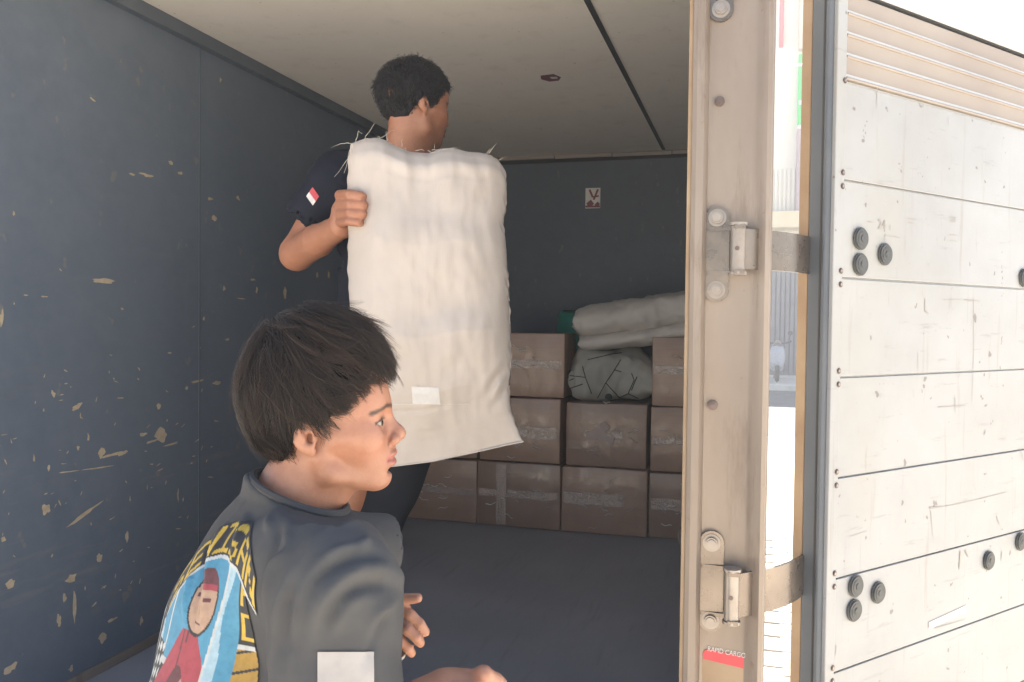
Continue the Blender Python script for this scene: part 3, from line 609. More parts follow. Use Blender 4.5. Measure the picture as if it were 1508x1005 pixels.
# white sacks lying on top
ws = empty('white_sack', (-.45, 4.4, Z3), 'upper of two dull white sacks lying on the cartons', 'sack', 'white sacks lying flat on the cartons')
pA, pB = on(846, 482, 1, 4.3), on(1080, 450, 1, 4.3)
c = (pA+pB)/2; bag('body', c+np.array([0, .1, .015]), pB-pA, (0, 0, 1), .40, .088, .22, MAT['sackw'], ws, 5, lump=.045, wr=.016, pw=4)
ws2 = empty('white_sack', (-.45, 4.4, Z3), 'lower thinner white sack pressed on the roped grey sack', 'sack', 'white sacks lying flat on the cartons')
pA, pB = on(850, 507, 1, 4.3), on(1080, 478, 1, 4.3)
c = (pA+pB)/2; bag('body', c+np.array([0, .09, -.004]), pB-pA, (0, 0, 1), .385, .050, .21, MAT['sackw'], ws2, 9, lump=.035, wr=.014, pw=5)
gn = empty('green_sack', (-.93, 4.62, Z2), 'green woven sack standing behind the top carton', 'sack')
bag('body', (-.90, 4.62, Z2+.215), (.1, 0, 1), (0, -1, 0), .215, .12, .16, MAT['sackgreen'], gn, 11, lump=.03, wr=.01, pw=4)
# crumpled paper bundle by the right post
cb = empty('crumpled_wrapping', (-.26, 3.7, ZF), 'crumpled tan wrapping paper on the floor behind the corner post', 'paper')
bag('body', (-.225, 3.85, ZF+.11), (.2, .1, 1), (1, 0, 0), .12, .06, .08, blotchy('kraft_crumple', (.42, .34, .25), (.55, .46, .36), 12, .7, 0, .5, 30, .01), cb, 13, lump=.07, wr=.03, pw=2)
# ================================================================ SDF MODELLING TOOLS
class Frame:
    def __init__(s, o, ex, ey, ez, k=1.): s.o = np.array(o, float); s.R = np.array([ex, ey, ez], float); s.k = k
    def w(s, p): return s.o + (np.array(p, float)*s.k) @ s.R
    def loc(s, V): return ((V-s.o) @ s.R.T)/s.k
def axis(lo, hi, base, fine):
    out = [lo]; x = lo
    while x < hi:
        h = base
        for a, b, s in fine:
            if a-base <= x <= b: h = min(h, s)
        x += h; out.append(x)
    return np.array(out, np.float32)
class SDF:
    def __init__(s, lo, hi, base, fine):
        """fine: list of (point lo, point hi, step)"""
        s.ax = [axis(lo[i], hi[i], base, [(f[0][i], f[1][i], f[2]) for f in fine]) for i in range(3)]
        s.D = np.full([len(a) for a in s.ax], .4, np.float32)
    def op(s, fn, lo, hi, k=.01, sub=False):
        sl = tuple(slice(max(0, np.searchsorted(a, l)-1), np.searchsorted(a, h)+1) for a, l, h in zip(s.ax, lo, hi))
        if any(q.stop-q.start < 2 for q in sl): return
        X, Y, Z = (a[q] for a, q in zip(s.ax, sl))
        d = fn(X[:, None, None], Y[None, :, None], Z[None, None, :]).astype(np.float32); a = s.D[sl]
        if sub:
            a = -a; h = np.clip(.5+.5*(d-a)/k, 0, 1); s.D[sl] = -(d*(1-h)+a*h-k*h*(1-h))
        else:
            h = np.clip(.5+.5*(d-a)/k, 0, 1); s.D[sl] = d*(1-h)+a*h-k*h*(1-h)
    def ell(s, c, r, fr=None, k=.01, sub=False, rot=None):
        r = np.array(r, float)
        if fr is None: c = np.array(c, float); R = np.eye(3)
        else: c = fr.w(c); r = r*fr.k; R = fr.R
        if rot is not None: R = np.array(rot) @ R
        def fn(X, Y, Z):
            q = [(R[i, 0]*(X-c[0])+R[i, 1]*(Y-c[1])+R[i, 2]*(Z-c[2])) for i in range(3)]
            k0 = np.sqrt(sum((q[i]/r[i])**2 for i in range(3)))+1e-9; k1 = np.sqrt(sum((q[i]/r[i]**2)**2 for i in range(3)))+1e-9
            return k0*(k0-1)/k1
        e = np.sqrt(((R.T*r)**2).sum(1))+k+.012; s.op(fn, c-e, c+e, k, sub)
    def cone(s, a, b, ra, rb, fr=None, k=.01, sub=False, flat=None):
        if fr is not None: a, b, ra, rb = fr.w(a), fr.w(b), ra*fr.k, rb*fr.k
        a, b = np.array(a, float), np.array(b, float); ba = b-a; L2 = ba @ ba+1e-12
        def fn(X, Y, Z):
            x, y, z = X-a[0], Y-a[1], Z-a[2]; h = np.clip((x*ba[0]+y*ba[1]+z*ba[2])/L2, 0, 1)
            return np.sqrt((x-h*ba[0])**2+(y-h*ba[1])**2+(z-h*ba[2])**2)-(ra+(rb-ra)*h)
        m = max(ra, rb)+k+.012; s.op(fn, np.minimum(a, b)-m, np.maximum(a, b)+m, k, sub)
    def chain(s, P, r, fr=None, k=.008):
        for i in range(len(P)-1): s.cone(P[i], P[i+1], r[i], r[i+1], fr, k)
    def halfspace_cut(s, p, n, lo, hi, k=.004):     # removes the side n points to, inside the box lo..hi
        p, n = np.array(p), np.array(n)/np.linalg.norm(n)
        s.op(lambda X, Y, Z: -((X-p[0])*n[0]+(Y-p[1])*n[1]+(Z-p[2])*n[2])+0*X*Y*Z, lo, hi, k, True)
    def noise(s, amp, freq, seedv=0, aniso=(1, 1, 1)):
        """adds smooth value noise near the surface"""
        idx = np.argwhere(np.abs(s.D) < .03)
        P = np.stack([s.ax[i][idx[:, i]] for i in range(3)], 1)*np.array(aniso)*freq
        s.D[idx[:, 0], idx[:, 1], idx[:, 2]] += (amp*vnoise(P, seedv)).astype(np.float32)
    def mesh(s):
        D = s.D; ins = D < 0
        nx, ny, nz = D.shape
        c = np.zeros((nx-1, ny-1, nz-1), np.uint8)
        for i in (0, 1):
            for j in (0, 1):
                for k in (0, 1): c += ins[i:nx-1+i, j:ny-1+j, k:nz-1+k]
        act = np.argwhere((c > 0) & (c < 8)); vid = np.full(c.shape, -1, np.int32); vid[tuple(act.T)] = np.arange(len(act))
        acc = np.zeros((len(act), 3)); cnt = np.zeros(len(act))
        off = [(i, j, k) for i in (0, 1) for j in (0, 1) for k in (0, 1)]
        val = {o: D[act[:, 0]+o[0], act[:, 1]+o[1], act[:, 2]+o[2]] for o in off}
        pos = {o: np.stack([s.ax[q][act[:, q]+o[q]] for q in range(3)], 1) for o in off}
        for o in off:
            for q in range(3):
                if o[q] == 0:
                    p = list(o); p[q] = 1; p = tuple(p); A, B = val[o], val[p]; m = (A < 0) != (B < 0)
                    t = np.where(m, A/np.where(m, A-B, 1), 0)[:, None]
                    acc += np.where(m[:, None], pos[o]*(1-t)+pos[p]*t, 0); cnt += m
        V = acc/cnt[:, None]; Q = []
        for q in range(3):
            a = [slice(None)]*3; b = [slice(None)]*3; a[q] = slice(0, -1); b[q] = slice(1, None)
            S = ins[tuple(a)] != ins[tuple(b)]; E = np.argwhere(S); o1, o2 = (q+1) % 3, (q+2) % 3
            E = E[(E[:, o1] > 0) & (E[:, o2] > 0) & (E[:, o1] < D.shape[o1]-1) & (E[:, o2] < D.shape[o2]-1)]
            def cell(d1, d2):
                C = E.copy(); C[:, o1] += d1; C[:, o2] += d2; return vid[C[:, 0], C[:, 1], C[:, 2]]
            F = np.stack([cell(-1, -1), cell(0, -1), cell(0, 0), cell(-1, 0)], 1)
            flip = ~ins[E[:, 0], E[:, 1], E[:, 2]]; F[flip] = F[flip][:, ::-1]; Q.append(F)
        return V, np.concatenate(Q)
_perm = np.random.default_rng(3).random((32, 32, 32)).astype(np.float32)*2-1
def vnoise(P, seedv=0):
    P = P+seedv*7.31; i = np.floor(P).astype(int); f = P-i; f = f*f*(3-2*f); r = 0
    for a in (0, 1):
        for b in (0, 1):
            for c in (0, 1):
                w_ = np.where(a, f[:, 0], 1-f[:, 0])*np.where(b, f[:, 1], 1-f[:, 1])*np.where(c, f[:, 2], 1-f[:, 2])
                r = r+w_*_perm[(i[:, 0]+a) % 32, (i[:, 1]+b) % 32, (i[:, 2]+c) % 32]
    return r
def relax(V, Q, n=2, lam=.5):
    E = np.concatenate([Q[:, [0, 1]], Q[:, [1, 2]], Q[:, [2, 3]], Q[:, [3, 0]]])
    for it in range(n):
        for l in (lam, -lam*1.02):
            S = np.zeros_like(V); c = np.zeros(len(V)); np.add.at(S, E[:, 0], V[E[:, 1]]); np.add.at(S, E[:, 1], V[E[:, 0]])
            np.add.at(c, E[:, 0], 1); np.add.at(c, E[:, 1], 1); V = V+l*(S/np.maximum(c, 1)[:, None]-V)
    return V
def sdf_obj(name, S, mat, parent, colfn=None, n=2):
    V, Q = S.mesh(); V = relax(V, Q, n); me = np_mesh(name, V-wpos(parent), Q, mat)
    if colfn is not None: setcol(me, colfn(V))
    return link(name, me, parent), V, Q
def smooth01(x, a, b): t = np.clip((x-a)/(b-a), 0, 1); return t*t*(3-2*t)
def segd(L, a, b):
    a, b = np.array(a), np.array(b); ba = b-a; h = np.clip(((L-a) @ ba)/(ba @ ba), 0, 1); return np.linalg.norm(L-a-h[:, None]*ba, axis=1)

# ---------------------------------------------------------------- head: x forward, y left, z up, origin at eye level
def head(S, fr, full=True):
    E = lambda c, r, k=.01, sub=False, rot=None: S.ell(c, r, fr, k, sub, rot)
    C = lambda a, b, ra, rb, k=.01, sub=False: S.cone(a, b, ra, rb, fr, k, sub)
    E((-.012, 0, .036), (.098, .076, .084)); E((.030, 0, .020), (.058, .064, .075), .02)
    E((.034, 0, -.034), (.052, .052, .064), .03)
    for s in (-1, 1):
        C((-.012, s*.056, -.034), (-.002, s*.052, -.060), .015, .013, .014); C((-.002, s*.052, -.060), (.056, s*.013, -.0885), .013, .012, .013)
        E((.048, s*.041, -.022), (.027, .020, .020), .02); C((.060, s*.036, .018), (.078, s*.012, .016), .012, .012, .016)
        C((.045, s*.052, -.012), (.010, s*.062, -.012), .012, .010, .02)
    E((.060, 0, -.060), (.028, .032, .030), .020); E((.0655, 0, -.0890), (.0165, .017, .0135), .014)
    E((.066, 0, .050), (.022, .045, .04), .03)
    # nose
    C((.082, 0, .008), (.100, 0, -.021), .0080, .0110, .010); E((.1018, 0, -.0265), (.0120, .0125, .0100), .008)
    for s in (-1, 1): E((.0925, s*.0145, -.0315), (.0120, .0088, .0092), .004)
    C((.093, 0, -.034), (.087, 0, -.045), .006, .007, .008)
    if full:
        for s in (-1, 1):
            E((.0955, s*.0088, -.0368), (.0058, .0044, .0034), .002, True)
            C((.088, s*.0205, -.026), (.0835, s*.0225, -.036), .003, .002, .004, True)
            E((.0925, s*.034, .000), (.016, .017, .0125), .012, True)                    # socket
            E((.0675, s*.031, .0005), (.0152, .0165, .0138), .005)                         # lids
            E((.0800, s*.0365, -.0015), (.015, .0165, .0022), .0010, True)                 # opening
            C((.0805, s*.020, .0065), (.071, s*.0455, .0050), .0028, .0022, .003)         # upper lid fold
        E((.0868, 0, -.0520), (.0112, .0240, .0066), .004); E((.0846, 0, -.0655), (.0108, .0215, .0070), .004)   # lips
        C((.094, -.012, -.0588), (.094, .012, -.0588), .0022, .0022, .0015, True)
        for s in (-1, 1): C((.094, s*.012, -.0588), (.079, s*.026, -.0580), .0022, .0016, .0015, True)
        E((.081, 0, -.0765), (.007, .018, .0045), .006, True)                             # chin crease
    # ears
    for s in (-1, 1):
        a = .25; rot = np.array([[math.cos(.3), s*math.sin(.3), 0], [-s*math.sin(.3), math.cos(.3), 0], [0, 0, 1]])
        t = np.array([[math.cos(a), 0, math.sin(a)], [0, 1, 0], [-math.sin(a), 0, math.cos(a)]]) @ rot
        E((-.030, s*.0785, .001), (.0165, .0068, .0250), .003, rot=t)
        E((-.0265, s*.0865, .0035), (.0105, .0068, .0175), .002, True, rot=t)
        E((-.0215, s*.085, -.003), (.0058, .012, .0080), .002, True)
        E((-.0315, s*.0815, .004), (.0042, .0045, .0125), .002, rot=t)
        E((-.0150, s*.0775, -.004), (.0040, .0062, .0062), .002)
        E((-.0225, s*.0765, -.0215), (.0072, .0058, .0075), .003)
def head_col(L, skin, lip, brow, hair=None):
    C = np.tile(np.array(skin), (len(L), 1))
    def put(m, c): C[:] = C*(1-m[:, None])+np.array(c)*m[:, None]
    y = np.abs(L[:, 1])
    put(.35*smooth01(-np.linalg.norm((L-np.array([.055, 0, -.03]))*np.array([1, .0, 1])+np.stack([0*y, y-.04, 0*y], 1), axis=1), -.035, -.012), (skin[0]*1.06, skin[1]*.86, skin[2]*.82))
    Lm = np.stack([L[:, 0], y, L[:, 2]], 1)
    lp = np.minimum(segd(Lm, (.098, 0, -.0530), (.083, .025, -.058)), segd(Lm, (.096, 0, -.0650), (.083, .023, -.060)))
    put(smooth01(-lp, -.0085, -.0055)*(L[:, 0] > .07), lip)
    Lf = Lm*np.array([.3, 1, 1]); bd = np.minimum(segd(Lf, (.027, .012, .0190), (.025, .034, .0225)), segd(Lf, (.025, .034, .0225), (.0195, .056, .0165)))
    put(.92*smooth01(-bd, -.0055, -.0022)*smooth01(L[:, 0], .045, .052), brow)
    ld = np.minimum(segd(Lf, (.025, .020, .0028), (.0245, .036, .0042)), segd(Lf, (.0245, .036, .0042), (.0205, .0535, .0005)))
    put(.9*smooth01(-ld, -.0030, -.0014)*smooth01(L[:, 0], .05, .056), (.03, .018, .014))
    return C
def strands(name, fr, parent, mat, ec, er, hairline, whorl, n_lock, per, step, nst, wdt, lift, spread, curl=0., fwd=0., seedv=1, inner=.93, lockv=.28, rag=.010):
    R = np.random.default_rng(seedv); ec, er = np.array(ec), np.array(er); whorl = np.array(whorl)
    roots = []
    while len(roots) < n_lock:
        d = R.normal(size=3); d /= np.linalg.norm(d); p = ec+d*er
        if p[2] > hairline(p) - .002: roots.append(p)
    nV = []; nF = []; nC = []; base = 0
    for p0 in roots:
        sc0 = R.uniform(inner, 1.01); lockdir = R.normal(0, lockv, 3); lc = np.clip(R.normal(.35, .25), 0, 1); ln = R.uniform(.7, 1.25); lf = abs(R.normal(0, lift))
        endm = abs(R.normal(0, rag)); cph = R.uniform(0, 6.3); lw = R.uniform(.7, 1.3)
        q = (p0-ec)/er; p = ec+er*q/np.linalg.norm(q)*sc0; ctr = [p]
        for j in range(nst):
            t = (j+1)/nst; nrm = (p-ec)/er**2; nrm /= np.linalg.norm(nrm)
            flow = p-whorl; flow[2] -= .03; flow[0] += fwd*smooth01(p[0], -.02, .06)*.08
            flow -= nrm*(flow @ nrm); flow /= np.linalg.norm(flow)+1e-6
            d = flow+lockdir+curl*np.array([math.sin(cph+j*1.4), math.cos(cph+j*1.7), math.sin(cph*2+j)])
            d -= nrm*(d @ nrm)*.8; d /= np.linalg.norm(d)
            pn = p+d*step*ln; q = (pn-ec)/er; g = np.linalg.norm(q); tgt = sc0+lf*t*t+.01*t
            pn = ec+er*q/g*(.35*g+.65*tgt) if q[2] > -.15 else pn
            if pn[2] < hairline(pn)-endm and j > 1: break
            p = pn; ctr.append(p)
        ctr = np.array(ctr)
        for k in range(per):
            o_ = R.normal(0, spread, 3); sf = R.normal(0, .0012, 3); m0 = len(ctr) if R.random() < .7 else max(3, len(ctr)-1)
            tt_ = np.linspace(0, 1, len(ctr))[:, None]; P = ctr+o_*(1-.72*tt_)+sf*np.sin(tt_*5+k)
            pts = list(P[:m0])
            m = len(pts)
            if m < 3: continue
            P = np.array(pts); T_ = np.gradient(P, axis=0); T_ /= np.linalg.norm(T_, axis=1)[:, None]+1e-9
            nr = (P-ec)/er**2; nr /= np.linalg.norm(nr, axis=1)[:, None]; sd = np.cross(T_, nr); sd /= np.linalg.norm(sd, axis=1)[:, None]+1e-9
            wd = wdt*lw*np.linspace(1, .12, m)[:, None]
            ring = np.stack([P+sd*wd, P-sd*wd, P+nr*wd*1.1], 1).reshape(-1, 3); nV.append(ring)
            for j in range(m-1):
                for a in range(3): nF.append((base+j*3+a, base+j*3+(a+1) % 3, base+j*3+3+(a+1) % 3, base+j*3+3+a))
            c = np.clip(lc+R.normal(0, .12), 0, 1); nC.append(np.full((m*3, 3), c)*np.linspace(.6, 1.3, m).repeat(3)[:, None]); base += 3*m
    V = np.concatenate(nV); V = fr.w(V); me = np_mesh(name, V-wpos(parent), nF, mat); setcol(me, np.clip(np.concatenate(nC), 0, 1)); return link(name, me, parent)
def patch(name, fn, nu, nv, bvh, dirv, mat, parent, off=.0015, colfn=None):
    """a printed patch laid on cloth: fn(a,b)-> start point, cast along dirv onto the surface"""
    V = np.zeros((nu+1, nv+1, 3)); ok = np.zeros((nu+1, nv+1), bool); d = Vector(dirv).normalized(); C = np.zeros((nu+1, nv+1, 4))
    for i in range(nu+1):
        for j in range(nv+1):
            p0 = Vector(fn(i/nu, j/nv))
            if dirv is CF: d = (p0-Vector(CP)).normalized()
            h = bvh.ray_cast(p0, d)
            if h[0] is not None: V[i, j] = np.array(h[0])-np.array(d)*off*.3+np.array(h[1])*off; ok[i, j] = True
            if colfn: C[i, j] = colfn(i/nu, j/nv)
    F = []
    for i in range(nu):
        for j in range(nv):
            if ok[i, j] and ok[i+1, j] and ok[i, j+1] and ok[i+1, j+1] and (colfn is None or C[i, j, 3] > .5):
                F.append((i*(nv+1)+j, i*(nv+1)+j+1, (i+1)*(nv+1)+j+1, (i+1)*(nv+1)+j))
    used = np.zeros((nu+1)*(nv+1), bool); used[np.array(F).ravel()] = True; remap = np.cumsum(used)-1
    me = np_mesh(name, V.reshape(-1, 3)[used]-wpos(parent), remap[np.array(F)], mat)
    if colfn: setcol(me, C.reshape(-1, 4)[used])
    return link(name, me, parent)
def bvh_of(V, Q): return BVHTree.FromPolygons([Vector(v) for v in V], [tuple(q) for q in Q])
Hz = np.array([0, 0, 1.]); CFH = np.array([-math.sin(YAW), math.cos(YAW), 0]); CRH = np.array([math.cos(YAW), math.sin(YAW), 0])
def heading(deg, pitch=0, rollv=0):
    a = math.radians(deg); f = CFH*math.cos(a)+CRH*math.sin(a); l = np.cross(Hz, f); p = math.radians(pitch)
    f2 = f*math.cos(p)+Hz*math.sin(p); u = np.cross(f2, l); r = math.radians(rollv); l2 = l*math.cos(r)+u*math.sin(r); return f2, l2, np.cross(f2, l2)
SKIN_A = (.42, .212, .135); SKIN_B = (.37, .175, .105)
mskin = mat_skin('skin')
mcap = NT('hair_under'); mcap.set(Base_Color=(.012, .010, .009), Roughness=1., Specular_IOR_Level=0.); mcap = mcap.m
mcapB = NT('hair_under_black'); mcapB.set(Base_Color=(.022, .021, .022), Roughness=.9, Specular_IOR_Level=.1); mcapB.bump(mcapB.noise(260, 3, .6, (1, 1, .5)), 1., .006); mcapB = mcapB.m
mhairA = mat_hair('hair_brown_black', (.014, .011, .010), (.065, .04, .029)); mhairB = mat_hair('hair_black', (.010, .010, .012), (.03, .026, .026))
mshirtA = mat_fabric('charcoal_cotton', (.070, .069, .070), (.095, .094, .094), .45); mshirtB = mat_fabric('navy_cotton', (.012, .014, .022), (.02, .022, .032), .5)
mtrou = mat_fabric('dark_trousers', (.014, .016, .022), (.024, .026, .032), .6); mshoe = plain('shoe', (.03, .03, .03), .5)
# ================================================================ PERSON IN THE FOREGROUND
rootA = empty('person', (*at(400, 900, 1.12)[:2], 0), 'person in charcoal printed t-shirt at the truck edge, head turned right in profile', 'person')
fA, lA, uA = heading(79, 8, 0); FA = Frame(at(481, 629, 1.10), fA, lA, uA, .885)
tf, tl, _ = heading(38); tu = Hz*math.cos(.2)+tf*math.sin(.2); tb = np.cross(tl, tu); FT = Frame((0, 0, 0), tf, tl, tu)
N = at(420, 750, 1.10)
RS, LS = at(503, 878, .945), at(402, 800, 1.24)
RE, RW = at(490, 1150, .90), at(622, 1042, .965); LE, LW = at(540, 818, 1.36), at(562, 925, 1.18)
hipA = N-tu*.56; kneeL = hipA+tf*.12+tl*.10-Hz*.36; kneeR = hipA+tf*.06-tl*.1-Hz*.36
hipA[2] = max(hipA[2], .85)
footL = np.array([*(hipA+tf*.10+tl*.11)[:2], .09]); footR = np.array([*(hipA-tf*.02-tl*.11)[:2], .09])
kneeL[2] = kneeR[2] = .5
hl, hr = at(600, 910, 1.15), at(690, 1010, .99)
lo = np.array([-1.05, .45, .02]); hi = np.array([-.12, 1.55, 1.70])
S = SDF(lo, hi, .011, [(FA.o-np.array([.135, .125, .135]), FA.o+np.array([.14, .13, .15]), .0024), (hl-.07, hl+.05, .003), (hr-np.array([.08, .06, .06]), hr+.06, .004)])
head(S, FA)
S.cone(FA.w((-.026, 0, -.05)), N-tu*.01, .049, .056, k=.014); S.cone(FA.w((-.002, 0, -.075)), N+tf*.03-tu*.02, .034, .045, k=.012)
S.ell(N-tu*.20, (.105, .155, .2), FT if False else Frame((0, 0, 0), tb*0+tf, tl, tu), k=.03) if False else None
FTo = Frame(N, tf, tl, tu)
S.ell((0, 0, -.20), (.085, .125, .18), FTo, k=.03); S.ell((.0, 0, -.45), (.085, .12, .2), FTo, k=.04)
S.cone(N-tu*.06, RS, .034, .032, k=.015); S.cone(N-tu*.06, LS, .04, .045, k=.02)
S.cone(RS, RE, .034, .040, k=.015); S.cone(RE, RW, .042, .028, k=.015); S.cone(LS, LE, .048, .040, k=.02); S.cone(LE, LW, .041, .027, k=.015)
for K, Fo in ((kneeL, footL), (kneeR, footR)): S.cone(hipA-Hz*.02, K, .085, .058, k=.03); S.cone(K, Fo, .055, .038, k=.02)
# left hand, fingers spread towards the cargo
def fingers(chs, t0, rr, k=.004):
    for ch, r in zip(chs, rr):
        P = [at(*p) for p in ch]; S.chain(P, np.linspace(r, r*.78, len(P)), k=k)
palm = at(576, 915, 1.165)
S.cone(LW, palm, .027, .026, k=.012); S.ell((0, 0, 0), (.030, .014, .034), Frame(palm, *heading(60, -25)), k=.012)
fingers([[(574, 895, 1.165), (596, 883, 1.155), (615, 881, 1.15)], [(583, 893, 1.16), (604, 906, 1.15), (618, 919, 1.15), (626, 931, 1.155)], [(580, 911, 1.16), (600, 927, 1.14), (613, 939, 1.14), (619, 947, 1.15)], [(574, 926, 1.16), (590, 943, 1.145), (601, 955, 1.145), (606, 962, 1.155)], [(566, 938, 1.165), (578, 956, 1.15), (586, 968, 1.155)]], 0, (.0088, .0086, .0084, .0080, .0072), .002)
# right hand, half closed, rising into the frame
S.cone(RW, at(655, 1025, .975), .029, .030, k=.012); S.ell((0, 0, 0), (.045, .034, .022), Frame(at(672, 1020, .98), *heading(80, 12)), k=.014)
fingers([[(690, 1004, .975), (712, 993, .97), (730, 1003, .985), (727, 1022, .99)], [(690, 1006, .99), (714, 998, .99), (735, 1008, 1.0), (732, 1026, 1.0)], [(688, 1012, 1.01), (712, 1004, 1.01), (732, 1014, 1.015), (728, 1030, 1.01)], [(684, 1020, 1.025), (706, 1012, 1.03), (722, 1022, 1.03), (720, 1034, 1.02)], [(668, 1020, .955), (690, 1022, .945), (706, 1030, .95)]], 0, (.0105, .0108, .0102, .009, .0115))
def colA(V):
    C = head_col(FA.loc(V), SKIN_A, (.42, .17, .13), (.035, .022, .017)); return C
bodyA, VA, QA = sdf_obj('body', S, mskin, rootA, colA, 1)
# eyes
me_ = NT('eye'); e_ = me_.n('ShaderNodeAttribute', attribute_name='Col'); me_.set(Base_Color=e_.outputs['Color'], Roughness=.12)
def eyes(fr, parent):
    for s in (-1, 1):
        q = bmesh.new(); bmesh.ops.create_uvsphere(q, u_segments=28, v_segments=18, radius=.0122*fr.k); me = bpy.data.meshes.new('eye'); q.to_mesh(me); q.free()
        V = np.array([v.co for v in me.vertices]); d = V/np.linalg.norm(V, axis=1)[:, None]; g = d @ (fr.R[0]*.98-fr.R[2]*.1)
        col = np.where((g > .72)[:, None], np.array((.03, .016, .01)), np.array((.34, .29, .26))); col[g > .97] = (.004, .004, .004)
        V = V+fr.w((.0705, s*.032, -.0005))-wpos(parent); me.vertices.foreach_set('co', V.astype(np.float32).ravel()); setcol(me, col); me.materials.append(me_.m); me.polygons.foreach_set('use_smooth', np.ones(len(me.polygons), bool)); link('eye', me, parent)
eyes(FA, bodyA)
# hair: cap volume plus combed locks
hx = np.array([-.13, -.085, -.06, -.046, -.03, -.014, -.006, .004, .028, .055, .075, .12]); hz = np.array([-.045, -.046, -.035, -.012, .018, .022, .004, .010, .032, .054, .070, .076])
hlA = lambda p: float(np.interp(p[0], hx, hz))
ECA, ERA = np.array((-.004, 0, .058)), np.array((.112, .092, .121))
lo = FA.o-np.array([.15, .15, .16]); hi = FA.o+np.array([.15, .15, .2]); S = SDF(lo, hi, .0034, [])
S.ell(ECA, ERA*.955, FA, k=.01); S.ell((-.055, 0, .01), (.05, .07, .05), FA, k=.02)
X, Y, Z = np.meshgrid(*S.ax, indexing='ij'); L = ((np.stack([X, Y, Z], -1)-FA.o) @ FA.R.T)/FA.k
S.D = np.maximum(S.D, ((np.interp(L[..., 0], hx, hz)+.006)-L[..., 2]).astype(np.float32)*FA.k)
q_ = np.abs(L[..., 1]); S.D = np.maximum(S.D, (.0-(-(L[..., 0]-.078))).astype(np.float32)*FA.k)
S.noise(.006, 70, 2, (1, 1, .6))
hairA, hv, hq = sdf_obj('hair', S, mcap, rootA, lambda V: np.full((len(V), 3), .1), 1)
strands('hair_locks', FA, hairA, mhairA, ECA, ERA, hlA, (-.055, -.01, .16), 1000, 16, .0115, 9, .00048, .11, .0048, .10, 1.6, 5, .94, .30, .013)
strands('loose_strands', FA, hairA, mhairA, ECA, ERA, hlA, (-.055, -.01, .16), 110, 3, .0115, 9, .00030, .12, .005, .25, 1.0, 9, .97, .5)
# t-shirt
lo = np.array([-1.0, .6, .80]); hi = np.array([-.2, 1.5, 1.50]); S = SDF(lo, hi, .0046, [])
RC = at(441, 727, 1.085); A1 = (at(512, 750, 1.085)-at(370, 692, 1.085))/2; A1 *= .066/np.linalg.norm(A1); A2 = -CFH*.062; RN = np.cross(A2, A1); RN *= np.sign(RN[2])/np.linalg.norm(RN)
S.ell((.006, 0, -.22), (.112, .148, .195), FTo, k=.03); S.ell((.0, 0, -.42), (.112, .150, .24), FTo, k=.05)
S.cone(N-tu*.045-tf*.005, RS+Hz*.0, .052, .060, k=.06); S.cone(N-tu*.045-tf*.005, LS, .052, .060, k=.06)
S.ell(at(468, 832, 1.01), (.072, .072, .070), None, k=.06); S.ell(at(495, 850, 1.08), (.07, .07, .07), None, k=.05)
sR = at(495, 1092, .922); sL = at(566, 815, 1.37)
S.cone(RS, sR, .063, .074, k=.04); S.cone(LS, sL, .060, .060, k=.035)
S.cone(N-tu*.05, RC+RN*.03, .062, .073, k=.02)                        # collar stand
# folds: soft ridges where the cloth pulls
def fold(pts, r, k=.014, sub=False):
    for a, b in zip(pts, pts[1:]): S.cone(a, b, r, r, k=k, sub=sub)
shv = lambda u, v, t: at(u, v, t)
# collar opening
ca, cb_ = N-tu*.004, FA.w((-.012, 0, -.06)); na = (cb_-ca)/np.linalg.norm(cb_-ca)
S.halfspace_cut(RC, RN, RC-.11, RC+.11)
S.cone(RC-RN*.006, RC+RN*.08, .0585, .0585, k=.003, sub=True)
S.halfspace_cut(sR-(sR-RS)/np.linalg.norm(sR-RS)*.012, sR-RS, sR-.12, sR+.12); S.cone(sR-(sR-RS)*.12, sR+(sR-RS)*.3, .068, .076, k=.004, sub=True)
S.halfspace_cut(sL-(sL-LS)*.02, sL-LS, sL-.09, sL+.09); S.cone(sL-(sL-LS)*.15, sL+(sL-LS)*.3, .054, .056, k=.004, sub=True)
def hit(u, v):
    T = np.arange(.6, 1.6, .0015); P = CP+ray(u, v)[None]*T[:, None]; I = [np.clip(np.searchsorted(S.ax[i], P[:, i]), 0, S.D.shape[i]-1) for i in range(3)]
    k = np.argmax(S.D[I[0], I[1], I[2]] < 0); return P[k] if S.D[I[0][k], I[1][k], I[2][k]] < 0 else None
def spl(pts, n=6):
    P = [hit(*p) for p in pts]; P = [p for p in P if p is not None]; out = []
    for i in range(len(P)-1):
        p0, p1, p2, p3 = P[max(i-1, 0)], P[i], P[i+1], P[min(i+2, len(P)-1)]
        for t in np.linspace(0, 1, n, endpoint=False): out.append(.5*(2*p1+(p2-p0)*t+(2*p0-5*p1+4*p2-p3)*t*t+(3*p1-p0-3*p2+p3)*t**3))
    return out+P[-1:]
